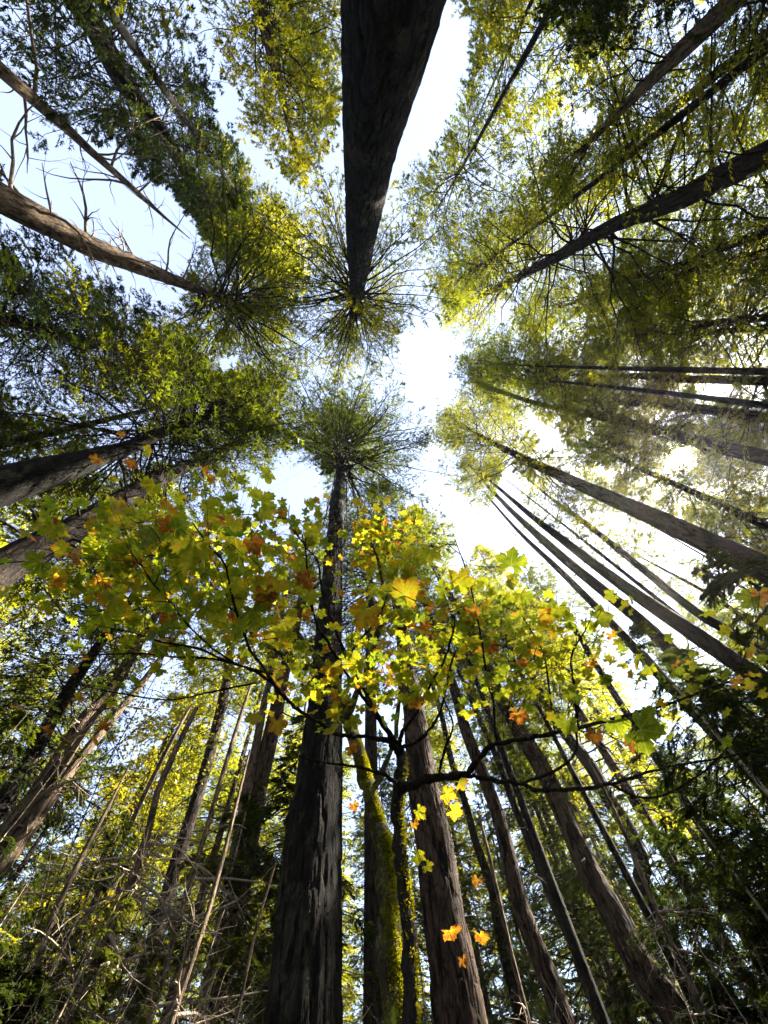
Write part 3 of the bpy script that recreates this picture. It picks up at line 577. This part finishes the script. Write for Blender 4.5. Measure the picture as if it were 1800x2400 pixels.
k = 0
for _ in range(4000):
    if k >= 70: break
    rr = math.sqrt(rs.uniform(42**2, 85**2)); a = R(rs.uniform(18, 168)); x, y = rr*math.cos(a), rr*math.sin(a)
    if any((x-p)**2+(y-q)**2 < 4.2**2 for p, q in placed): continue
    placed.append((x, y)); k += 1; d = azd(x, y)
    for a_, w in ((135, 'at the lower left'), (105, 'left of the dark foreground trunk'), (75, 'between the lower centre trunks'), (48, 'at the lower right'), (-400, 'at the right edge')):
        if d > a_: break
    far_tree(x, y, [1, 2, 4, 2][rs.randint(4)], rs.uniform(.8, 1.15), rs.rand()*6.28, 'full-crowned conifer closing the far background '+w, 'full-crowned far conifers '+w)
# ------------------------------------------------------------------ undergrowth saplings, near, bottom corners
def sap_variants():
    out = []
    for i in range(5):
        h = [5.2, 4.0, 6.5, 3.4, 7.5][i]; rs = np.random.RandomState(500+i)
        P = np.array([[0, 0, -.1], [rs.randn()*.08, rs.randn()*.08, h*.5], [rs.randn()*.15, 0, h]]); P, rr = smooth_line(P, [.045, .03, .006], 6)
        fol, wood = conifer(axis_of(P), .3, h, [1.5, 1.4, 1.9, 1.2, 2.1][i], 90, 600+i, gaps=False, flat=.4, es=.10, tw=30, ne=14, droop=.35, up=.3, wide=.3, br=.55, tsp=.5)
        out.append((trunk_mesh('trunk', P, rr, B_DEAD, (0, 0, 0), 10, .02, i, .4), wood.mesh('branches', B_DEAD if i % 2 else B_TWIG), fol.mesh('crown', [CED_FIRSHADE, HEM, CED_FIRSHADE, CED_FIRSHADE, CED_FIRSHADE][i])))
    return out
SV = sap_variants()
def sapling(x, y, v, s, label, group):
    o = empty('cedar_sapling', (x, y, 0), label, 'sapling', group); o.rotation_euler = (0, 0, rs.rand()*6.28); o.scale = (s, s, s)
    for n, me in zip(('trunk', 'branches', 'crown'), SV[v]): link(n, me, o)
def scatter(n, a0, a1, r0, r1, s0, s1, label, group, dmin=1.2):
    k = 0; P = []
    for _ in range(4000):
        if k >= n: break
        a = R(rs.uniform(a0, a1)); r = rs.uniform(r0, r1); x, y = r*math.cos(a), r*math.sin(a)
        if any((x-p)**2+(y-q)**2 < dmin**2 for p, q in P) or (r < 17.5 and 68.5 < math.degrees(a) < 104): continue
        if any((np.hypot((c+SUN*l_)[0]-x, (c+SUN*l_)[1]-y) < 1.3 and (c+SUN*l_)[2] < 8) for c, _r in SHAFTS[6:9]+SHAFTS[21:24] for l_ in np.arange(1, 12, .5)): continue
        P.append((x, y)); k += 1; sapling(x, y, rs.randint(5), rs.uniform(s0, s1), label, group)
scatter(40, 110, 164, 7.5, 17, .6, 1.15, 'feathery cedar sapling in the tangled undergrowth, bottom left', 'saplings in the bottom left undergrowth')
scatter(44, 32, 70, 6.5, 17, .8, 1.45, 'feathery dark sapling in the shaded undergrowth, bottom right', 'saplings in the bottom right undergrowth')
scatter(44, 62, 116, 12, 30, 1.1, 2.1, 'small sapling low between the big trunks at the bottom centre', 'saplings low at the bottom centre')

ORD = 'first second third fourth fifth sixth seventh eighth ninth tenth eleventh twelfth thirteenth fourteenth fifteenth sixteenth seventeenth eighteenth nineteenth twentieth'.split()
ORD += ['twenty-'+w for w in ORD[:9]]+['thirtieth']+['thirty-'+w for w in ORD[:9]]+['fortieth']+['forty-'+w for w in ORD[:9]]
def rank(cat):
    gs = {}
    for o in C.objects:
        if o.get('category') == cat and o.get('group'): gs.setdefault(o['group'], []).append(o)
    for g, l in gs.items():
        l.sort(key=lambda o: -math.atan2(o.location.y, o.location.x))
        for o, w in zip(l, ORD): o['label'] = o['label'].split(',')[0]+', '+w+' from the left'
rank('sapling'); rank('tree')
# dead shrubs: bare pale tangles
def tangle(name, x, y, h, n, seed, label, m=B_DEAD, spread=1.0, group=None, zb=0.0):
    rs_ = np.random.RandomState(seed); mb = MB(); base = np.array([x, y, zb])
    for i in range(n):
        a = rs_.rand()*6.28; p = base+np.array([rs_.randn()*.12, rs_.randn()*.12, 0]); d = np.array([math.cos(a)*.35*spread, math.sin(a)*.35*spread, 1])
        dead_branch(mb, rs_, p, d, h*rs_.uniform(.6, 1.1), .011, 3, .16, 0, 9)
    tag(link(name, mb.mesh(name, m, base), None, tuple(base)), label, 'shrub', group)
def at_az(a, r): return r*math.cos(R(a)), r*math.sin(R(a))
for i, (a, r, h, n) in enumerate([(128, 7.5, 5.0, 9), (138, 8.5, 5.5, 9), (148, 8, 4.5, 8), (120, 9, 5.0, 9), (133, 11, 7, 8), (156, 9, 4.5, 7), (143, 6, 3.5, 7)]):
    tangle('dead_shrub', *at_az(a, r), h, n, 700+i, 'tangle of pale bare twigs in the undergrowth, lower left', group='bare twig tangles lower left')
for i, (a, r, h, n) in enumerate([(78, 7.0, 3.6, 8), (70, 8.0, 3.6, 8), (60, 9.0, 4.2, 7), (50, 8, 3.6, 7), (42, 9, 4.2, 6)]):
    tangle('dead_shrub', *at_az(a, r), h, n, 720+i, 'tangle of bare twigs around the trunks, lower right', group='bare twig tangles lower right')
rank('shrub')
# broadleaf thickets with small bright leaves behind, lower left edge
def thicket(x, y, h, Rr, n, seed, label, m, s=.06):
    rs_ = np.random.RandomState(seed); root = empty('broadleaf_shrub', (x, y, 0), label, 'shrub'); mb = MB(); pts = []
    for i in range(12):
        a = rs_.rand()*6.28; dead_branch(mb, rs_, np.array([rs_.randn()*.2, rs_.randn()*.2, 0]), np.array([math.cos(a)*.4, math.sin(a)*.4, 1]), h*rs_.uniform(.7, 1.05), .03, 2, .13, 0, 9)
    link('branches', mb.mesh('branches', B_TWIG), root)
    c = nrm(rs_.randn(60, 3))*rs_.rand(60, 1)**.4*np.array([Rr, Rr, h*.36])+np.array([0, 0, h*.66])
    k = rs_.randint(0, 60, n); p = c[k]+rs_.randn(n, 3)*.34
    d = nrm(rs_.randn(n, 3)); w = nrm(np.cross(d, nrm(rs_.randn(n, 3)*.6+np.array([0, 0, 1]))))
    le = (s*rs_.uniform(.6, 1.5, n))[:, None]
    V = np.stack([p, p+d*le*.5+w*le*.42, p+d*le, p+d*le*.5-w*le*.42], 1); f = MB(); f.add(V, np.arange(4*n).reshape(n, 4), rnd=rs_.rand(n)); link('foliage', f.mesh('foliage', m), root)
def stand(px, py, r):
    q = ray(px, py); k = r/np.hypot(q[0], q[1]); return q[0]*k, q[1]*k, (1.5+q[2]*k)/.66
x, y, h = stand(30, 1570, 17); thicket(x, y, h, 2.4, 5000, 800, 'broadleaf shrub with small yellow-green leaves at the left edge, under the maple', YEL, .10)
x, y, h = stand(400, 1720, 20); thicket(x, y, h, 2.6, 4500, 801, 'golden-leaved shrub glowing behind the pale dead twigs, lower left', YEL, .12)

# ------------------------------------------------------------------ maples
def leaf_shape():
    """five-lobed bigleaf maple leaf: fan of (x, y, vein, edge); stalk joins at the origin, tip along +y"""
    lobes = [(-116, .66, 21), (-58, .93, 24), (0, 1.0, 24), (58, .93, 24), (116, .66, 21)]
    out = []
    for i, (a, L, wd) in enumerate(lobes):
        for da, f in ((-wd*1.15, .56), (-wd*1.12, .74), (-wd*.78, .72), (-wd*.62, .88), (-wd*.3, .84), (0, 1.0), (wd*.3, .84), (wd*.62, .88), (wd*.78, .72), (wd*1.12, .74), (wd*1.15, .56)):
            t = math.radians(90-(a+da)); out.append((math.cos(t)*L*f, math.sin(t)*L*f, 1. if da == 0 else 0.))
        if i < 4:
            am = (a+lobes[i+1][0])/2; t = math.radians(90-am); s = .46 if i in (1, 2) else .42; out.append((math.cos(t)*s, math.sin(t)*s, .0))
    return np.array(out)
LS = leaf_shape()
def add_leaves(mb, P, tip, nor, size, tint, rs_):
    """P joint point, tip direction, normal"""
    n = len(P); tip = nrm(tip); w = nrm(np.cross(tip, nor)); nor = np.cross(w, tip)
    k = len(LS); x, y = LS[:, 0], LS[:, 1]
    r = np.hypot(x, y)
    fold = rs_.uniform(-.1, .45, n)[:, None]; cup = rs_.uniform(-.5, .35, n)[:, None]; tw = rs_.uniform(-.35, .35, n)[:, None]
    cr = np.clip((tint-.6)*2.2, 0, 1)[:, None]
    ph = rs_.rand(n, 1)*6.28
    z = fold*np.abs(x)[None]*.5+cup*(r**2)[None]*.4+tw*(x*y)[None]+.06*np.sin(9*x+ph)+.05*np.sin(8*y+ph*2)+cr*.35*(r**2)[None]*np.sin(5*np.arctan2(y, x)[None]+ph)
    jit = 1+rs_.randn(n, k)*.035; sx = rs_.uniform(.85, 1.1, (n, 1))*(1-cr*.3)
    S = size[:, None, None]*.5
    V = P[:, None]+S*((x*jit*sx)[..., None]*w[:, None]+(y*jit)[..., None]*tip[:, None]+z[..., None]*nor[:, None])
    V = np.concatenate([P[:, None], V], 1); K = k+1
    ve = np.concatenate([[1.], LS[:, 2]]); ed = np.concatenate([[0.], r])
    a = np.arange(1, k); T = np.stack([np.zeros(k-1, int), a, a+1], 1)
    F_ = (T[None]+(np.arange(n)*K)[:, None, None]).reshape(-1, 3)
    mb.add(V.reshape(-1, 3), F_, tint=np.repeat(tint, K), vein=np.tile(ve, n), edge=np.tile(ed, n))
def px_line(pts, d0, d1):
    """limb traced as (x, y, width): depth runs from d0 to d1 along it"""
    n = len(pts); P = []; r = []
    for i, (x, y, w) in enumerate(pts):
        d = d0+(d1-d0)*i/(n-1); P.append(at(x, y, d)); r.append(w*d/F/2)
    return smooth_line(P, r, 5)
def knobby(P, r, seed, a=.12):
    rs_ = np.random.RandomState(seed); return P+rs_.randn(*P.shape)*(r*.22)[:, None], r*(1+rs_.randn(len(r))*a)
class Maple:
    def __init__(s, label, trunk, D, m, seed, seg=20):
        s.rs = np.random.RandomState(seed); s.P, s.r = trunk; s.base = s.P[0].copy(); s.m = m; s.seed = seed
        s.root = empty('maple_tree', s.base, label, 'tree')
        link('trunk', trunk_mesh('trunk', *knobby(s.P, s.r, seed, .05), m, s.base, seg, .05, seed, .04), s.root)
        s.nodes = []; s.leaf = MB(); s.tw = MB(); s.L = []
    def limb(s, pts, d0, d1):
        P, r = knobby(*px_line(pts, d0, d1), s.seed+len(s.nodes)); mb = MB(); tubes(mb, P[None], r[None], 8)
        link('limb', mb.mesh('limb', s.m, s.base, smooth=True), s.root); s.nodes.append(P[2:])
        # short side spurs
        for i in range(2, len(P)-1, 2):
            if s.rs.rand() < .6: dead_branch(s.tw, s.rs, P[i], nrm(P[i+1]-P[i])+nrm(s.rs.randn(3))*.9, s.rs.uniform(.08, .3), .004, 0)
    def cluster(s, px, py, d, n, size, tint, spread=None, bias=0):
        """a twig from the nearest limb ending in n leaves"""
        c = at(px, py, d); A = np.concatenate(s.nodes); j = np.argmin(np.linalg.norm(A-c, axis=1)); a = A[j]
        k = 8; t = np.linspace(0, 1, k)[:, None]; mid = s.rs.randn(3)*.12*np.linalg.norm(c-a)
        tip = c; P = a*(1-t)+tip*t+mid*(4*t*(1-t)); dd = np.linalg.norm(c-a)
        if dd > 0.02: tubes(s.tw, P[None], (.0022+.0035*dd)*(1-.6*t[:, 0])[None], 5)
        if dd < 1.2: s.nodes.append(P[4:])
        spread = spread or .17
        for i in range(n):
            q = c+s.rs.randn(3)*np.array([1, 1, .55])*spread*(n > 1); e = nrm(s.rs.randn(3)*np.array([1, 1, .3])+np.array([0, 0, -.1]))
            # petiole from the twig end
            pt = q-e*.02; pm = (c+pt)/2+np.array([0, 0, .02]); tubes(s.tw, np.array([[c, pm, pt]]), np.array([[.0016, .0014, .0012]]), 3)
            s.L.append((q, e, nrm(np.array([0, 0, 1.])+s.rs.randn(3)*.38), size*s.rs.uniform(.65, 1.2), np.clip(tint+s.rs.randn()*.11, 0, 1)))
    def hero(s, px, py, d, wpx, tint, tipdx, tipdy, face=.5):
        """one leaf, wpx wide, its tip pointing (tipdx, tipdy) in the view"""
        q = at(px, py, d); e = nrm(M3@np.array([tipdx, -tipdy, .15*s.rs.randn()])); v = nrm(q-CAM); nn = nrm(v*face+np.array([0, 0, 1.])*(1-face)+s.rs.randn(3)*.15)
        A = np.concatenate(s.nodes); a = A[np.argmin(np.linalg.norm(A-q, axis=1))]; st = q-e*.005
        k = 6; t = np.linspace(0, 1, k)[:, None]; P = a*(1-t)+st*t+s.rs.randn(3)*.05*(4*t*(1-t)); tubes(s.tw, P[None], np.full((1, k), .0022), 4)
        s.L.append((q, e, nn, wpx*d/F, tint))
    def done(s):
        def clear(q):                                    # the fir's clear stem stays mostly free of leaves
            d_ = (q-CAM)@M3; x, y = 900-F*d_[0]/d_[2], 1200+F*d_[1]/d_[2]
            return y < 1560 and abs(x-np.interp(y, [1100, 1200, 1400, 1560], [799, 790, 775, 768])) < 42 and s.rs.rand() < .85
        s.L = [l for l in s.L if not clear(l[0])]
        a = [np.array(x) for x in zip(*s.L)]; add_leaves(s.leaf, a[0], a[1], a[2], a[3], a[4], s.rs)
        link('twigs', s.tw.mesh('twigs', s.m, s.base), s.root); link('foliage', s.leaf.mesh('foliage', LEAF, s.base), s.root)

# near maple: black slender trunk at the bottom centre
def trunk_px(pts, d):
    P = []; r = []
    for x, y, w in pts:
        q = ray(x, y); t = d/np.hypot(q[0], q[1]); P.append(CAM+q*t); r.append(w*t/F/2)
    s = (P[1]-P[0]); s = s/max(s[2], .1); s[:2] = np.clip(s[:2], -.08, .08); g = P[0]-s*(P[0][2]+.05)
    return smooth_line([g]+P, [r[0]*1.1]+r, 6)
mp = Maple('slender near maple with black trunk, long dark limbs and large green and orange leaves', trunk_px([(962,2400,40),(958,2250,34),(948,2100,30),(938,2000,27),(930,1925,27),(934,1845,30),(941,1800,26),(936,1762,24),(920,1735,20)], 3.3), .1, B_MAPLE, 900, 24)
DT = 3.18
mp.limb([(934,1852,26),(952,1843,24),(1000,1826,20),(1040,1820,17),(1090,1815,15),(1117,1784,12),(1144,1752,12),(1171,1742,11),(1225,1733,10),(1301,1717,9),(1388,1698,8),(1470,1676,7),(1578,1646,5),(1687,1605,4),(1790,1585,3)], 3.15, 2.6)
mp.limb([(1090,1815,12),(1130,1823,10),(1171,1830,10),(1225,1836,10),(1263,1852,9),(1366,1849,8),(1432,1838,7),(1497,1817,6),(1578,1795,5),(1660,1782,4),(1746,1763,4),(1810,1746,3)], 3.05, 2.6)
mp.limb([(1432,1838,6),(1486,1866,5),(1540,1868,5),(1594,1844,4),(1660,1800,4),(1714,1741,3),(1768,1670,2)], 2.85, 2.6)
mp.limb([(1225,1836,6),(1290,1811,6),(1334,1784,5),(1353,1746,5),(1347,1698,4),(1360,1632,3)], 2.98, 2.8)
mp.limb([(929,1836,10),(911,1821,9),(881,1809,8),(836,1797,6),(790,1791,5),(745,1785,4),(700,1773,3)], 3.15, 2.9)
mp.limb([(934,1760,24),(923,1743,20),(908,1713,14),(881,1671,11),(866,1634,10),(836,1589,9),(817,1545,9),(795,1498,7),(777,1447,6),(755,1386,5),(745,1317,4),(716,1281,4),(680,1227,3),(678,1183,2)], 3.15, 2.9)
mp.limb([(881,1671,9),(840,1620,9),(788,1541,8),(759,1490,8),(741,1461,7),(727,1389,6),(719,1335,5),(717,1259,3),(717,1230,2)], 3.15, 2.7)
mp.limb([(923,1743,12),(899,1734,11),(866,1728,9),(821,1725,8),(790,1722,8),(760,1701,8),(730,1683,8),(689,1655,8),(651,1616,8),(613,1559,7),(586,1521,7),(559,1451,6),(542,1386,6),(526,1321,5),(488,1277,4),(450,1223,3)], 3.15, 2.0)
mp.limb([(689,1655,6),(624,1590,6),(560,1560,5),(488,1543,5),(407,1540,4),(325,1532,4),(163,1535,3),(60,1520,2)], 2.8, 2.3)
mp.limb([(640,1580,5),(542,1554,5),(466,1521,5),(380,1505,4),(315,1484,3),(250,1470,2)], 2.75, 2.2)
mp.limb([(560,1560,5),(500,1520,4),(434,1459,4),(407,1420,3),(360,1370,3),(330,1320,2)], 2.7, 2.0)
mp.limb([(600,1600,4),(480,1625,4),(400,1640,3),(280,1625,3),(140,1595,2)], 2.8, 2.4)
mp.limb([(935,1750,12),(940,1725,11),(953,1701,9),(980,1665,8),(1001,1622,7),(1019,1586,6),(1040,1550,5),(1063,1480,4),(1065,1444,3)], 3.15, 2.8)
mp.limb([(938,1752,9),(971,1743,8),(1004,1713,7),(1031,1668,6),(1047,1610,5),(1059,1550,4),(1080,1500,2)], 3.15, 2.9)
mp.limb([(817,1541,5),(839,1505,5),(868,1472,4),(897,1425,4),(907,1397,3)], 3.0, 2.7)
mp.limb([(1028,1818,6),(1041,1761,6),(1062,1701,5),(1047,1655,4),(1016,1586,3)], 3.1, 2.9)
mp.limb([(1164,1740,6),(1160,1700,6),(1155,1640,5),(1143,1600,5),(1128,1498,4),(1106,1389,4),(1088,1324,3),(1067,1266,2)], 3.0, 2.6)
mp.limb([(1355,1705,5),(1345,1600,5),(1339,1538,4),(1377,1467,3),(1390,1430,2)], 2.8, 2.5)
mp.limb([(1300,1717,5),(1285,1600,4),(1274,1532,4),(1240,1470,3),(1204,1413,2)], 2.85, 2.6)
rl = mp.rs
def region(M, cx, cy, rx, ry, n, d0, d1, size, tints, k=4):
    size = size*1.02; n = int(n*1.1)
    for i in range(max(1, n//k)):
        while True:
            a, b = rl.uniform(-1, 1, 2)
            if a*a+b*b < 1: break
        M.cluster(cx+a*rx, cy+b*ry, rl.uniform(d0, d1), k, size, tints[rl.randint(len(tints))])
MIX = [.22, .28, .32, .36, .38, .42, .46, .66]
GRN = [.15, .22, .26, .3, .34, .38, .45]
ORG = [.3, .38, .48, .6, .7, .8]
GY = [.2, .26, .3, .34, .36, .38, .4, .42, .44, .3]
region(mp, 430, 1370, 290, 130, 150, 2.3, 3.3, .16, GY+[.55, .7])
region(mp, 330, 1290, 210, 70, 60, 2.2, 3.0, .16, GY+[.6, .7])
region(mp, 400, 1270, 200, 60, 36, 1.9, 2.3, .17, GRN)
region(mp, 640, 1330, 140, 80, 70, 2.6, 3.4, .16, MIX+GY)
region(mp, 230, 1460, 170, 120, 56, 2.4, 3.0, .14, MIX+[.6])
region(mp, 150, 1240, 80, 35, 16, 2.2, 2.7, .12, ORG, 3)
region(mp, 290, 1130, 25, 20, 6, 2.2, 2.5, .10, ORG, 2)
region(mp, 560, 1470, 180, 80, 60, 2.5, 3.2, .14, MIX+GY)
region(mp, 520, 1215, 240, 30, 80, 3.0, 3.8, .13, GY+[.5, .7])
region(mp, 790, 1200, 40, 55, 24, 3.4, 3.8, .11, GY+[.65], 3)
region(mp, 850, 1600, 170, 90, 90, 2.8, 3.5, .15, MIX+GY)
region(mp, 960, 1500, 190, 110, 80, 2.7, 3.3, .15, MIX+GY)
region(mp, 700, 1570, 110, 70, 24, 2.8, 3.4, .14, MIX+[.6])
region(mp, 1120, 1570, 170, 80, 48, 2.7, 3.2, .14, MIX)
region(mp, 1090, 1430, 110, 70, 24, 2.5, 2.9, .15, GRN+[.6])
region(mp, 1330, 1490, 140, 80, 40, 2.4, 2.8, .13, MIX+GRN)
region(mp, 1420, 1620, 160, 50, 28, 2.5, 2.9, .13, MIX)
region(mp, 1620, 1600, 150, 60, 22, 2.3, 2.7, .12, ORG+[.2, .25])
region(mp, 1730, 1500, 50, 70, 9, 2.2, 2.5, .12, ORG)
region(mp, 1040, 1480, 170, 90, 40, 2.6, 3.2, .15, GY+ORG)
region(mp, 1300, 1520, 190, 90, 36, 2.4, 2.8, .13, GY+ORG)
region(mp, 640, 1250, 130, 40, 30, 3.0, 3.6, .13, GY+ORG)
region(mp, 150, 1600, 120, 50, 14, 2.2, 2.6, .12, ORG+[.3])
for a in [(455,1272,2.0,125,.46,-.3,1),(622,1385,2.3,95,.86,.2,.9),(722,1355,2.6,85,.88,-.6,.6),(545,1390,2.6,95,.30,.4,.8),(1197,1325,2.3,95,.24,.1,-1),(1010,1290,2.8,75,.42,-.2,.9),
          (860,1430,2.5,105,.62,-.5,1),(950,1395,2.5,110,.58,.6,-1),(1075,1370,2.5,100,.48,.3,-.8),(1175,1415,2.6,75,.28,.6,-.5),(1150,1510,2.9,60,.85,.1,1),(1310,1420,2.6,80,.4,0,1),
          (1400,1450,2.5,75,.35,.6,-.2),(1290,1360+80,2.6,70,.6,-.5,.5),(1500,1710,2.4,150,.18,.9,.2),(1395,1720,2.7,60,.8,0,1),(1480,1735,2.7,60,.82,0,1),(1215,1670,2.8,60,.8,.1,1),
          (590,1180+90,2.3,80,.84,.4,.8),(650,1690,2.9,70,.66,.2,1),(1330,1690,2.7,70,.3,-.3,1),(1440,1690,2.7,80,.22,.4,.6),(780,1560,2.8,70,.55,-.2,1),(970,1640,2.9,55,.72,.4,.6),
          (1045,1860,3.2,55,.56,.8,.3),(1075,1835,3.2,50,.56,.9,-.2),(1060,1900,3.2,55,.58,.9,.3),(980,1900,3.2,48,.48,.7,.5),(970,1930,3.2,35,.7,.4,.9),(975,2005,3.3,55,.42,.9,.4),(1000,2030,3.3,42,.44,.6,.8),
          (1055,2180,3.2,70,.68,.5,.8),(1085,2250,3.2,40,.78,.3,.9),(1125,2190,3.2,50,.68,.4,.8),(1120,2060,3.3,45,.8,-.2,1),(1780,1390,2.3,70,.7,.2,1),(1760,1400,2.3,70,.2,-.4,.7),(820,1750,3.1,45,.72,.5,.3),(828,1885,3.2,35,.74,.3,.6),
          (560,1300,2.2,90,.28,-.7,.5),(360,1240,2.3,110,.22,.7,.7),(300,1300,2.4,100,.26,-.8,.5),(480,1420,2.4,90,.3,.5,.9),(240,1440,2.3,100,.27,.2,1),(240,1390,2.3,80,.72,.7,.6)]:
    mp.hero(*a)
mp.done()
# second maple, mossy trunk, small bright leaves high behind
m2 = Maple('maple with bright yellow mossy trunk just behind the black one, small sunlit leaves overhead', trunk_px([(932,2400,54),(918,2250,48),(905,2088,43),(900,1980,40),(890,1947,38),(868,1860,34),(835,1752,30),(812,1680,26),(790,1620,22),(775,1560,16)], 5.2), .3, B_MOSS, 901, 40)
m2.limb([(812,1680,18),(850,1600,14),(880,1500,12),(900,1420,10),(890,1330,7),(870,1270,4)], 4.6, 4.9)
m2.limb([(790,1620,18),(740,1540,14),(700,1480,11),(720,1400,8),(780,1330,5),(820,1240,3)], 4.5, 5.1)
m2.limb([(775,1560,14),(700,1560,12),(640,1520,10),(600,1500,8),(560,1440,5),(500,1400,3)], 4.4, 4.4)
m2.limb([(868,1860,16),(905,1790,12),(930,1700,10),(940,1560,8),(950,1450,5),(930,1350,3)], 4.4, 5.3)
BR = [.38, .42, .45, .48, .5, .42, .4, .62]
region(m2, 870, 1340, 110, 130, 210, 4.9, 5.9, .17, BR, 5)
region(m2, 840, 1240, 90, 50, 50, 5.0, 5.9, .16, BR, 5)
region(m2, 920, 1330, 60, 80, 60, 5.0, 5.6, .16, BR, 5)
region(m2, 600, 1330, 190, 130, 110, 4.4, 5.4, .17, BR, 5)
region(m2, 740, 1560, 150, 80, 70, 4.6, 5.2, .16, BR, 5)
region(m2, 900, 1520, 120, 80, 60, 4.6, 5.2, .16, BR, 5)
def moss(M, n, seed):
    rs_ = np.random.RandomState(seed); P, r = M.P, M.r; L = np.concatenate([[0], np.cumsum(np.linalg.norm(np.diff(P, axis=0), axis=1))])
    c = rs_.rand(70, 2)*np.array([L[-1], 1]); c[:, 1] = rs_.randn(70)*.9+.2          # clumps favour the open, sunlit side
    k = rs_.randint(0, 70, n); s_ = np.clip(c[k, 0]+rs_.randn(n)*.16, .2, L[-1]); a = c[k, 1]+rs_.randn(n)*.35
    q = np.stack([np.interp(s_, L, P[:, i]) for i in range(3)], 1); rr = np.interp(s_, L, r)[:, None]
    d = np.stack([np.cos(a), np.sin(a), np.zeros(n)], 1); E0 = q+d*rr*.97; e = nrm(d+rs_.randn(n, 3)*.7+np.array([0, 0, -.25])); le = rs_.uniform(.012, .035, (n, 1))
    w = nrm(np.cross(e, rs_.randn(n, 3)))*le*.28; V = np.stack([E0+w, E0+e*le, E0-w], 1); f = MB(); f.add(V, np.arange(3*n).reshape(n, 3), rnd=rs_.rand(n))
    link('moss', f.mesh('moss', MOSS, M.base), M.root)
MOSS = leafmat('moss_tufts', [(.3, (.06, .08, .006)), (.7, (.17, .18, .010)), (1.1, (.28, .25, .015))], .5, (1.8, 1.7, .7), gloss=.02)
m2.done(); moss(m2, 110000, 5); moss(mp, 3500, 6)

# ------------------------------------------------------------------ haze: the sunlit air under the canopy
def haze(density):
    m, t, o = mat('haze'); v = N(t, 'ShaderNodeVolumePrincipled', i={'Density': density, 'Anisotropy': .8, 'Color': (1, .96, .88, 1)}); t.links.new(v.outputs[0], o.inputs['Volume'])
    mb = MB(); a, b, z0, z1 = -405, 405, -2, 60
    V = [(a,a,z0),(b,a,z0),(b,b,z0),(a,b,z0),(a,a,z1),(b,a,z1),(b,b,z1),(a,b,z1)]; mb.add(V, [(3,2,1,0),(4,5,6,7),(0,1,5,4),(1,2,6,5),(2,3,7,6),(3,0,4,7)])
    tag(link('haze', mb.mesh('haze', m)), kind='stuff')
haze(.0003)
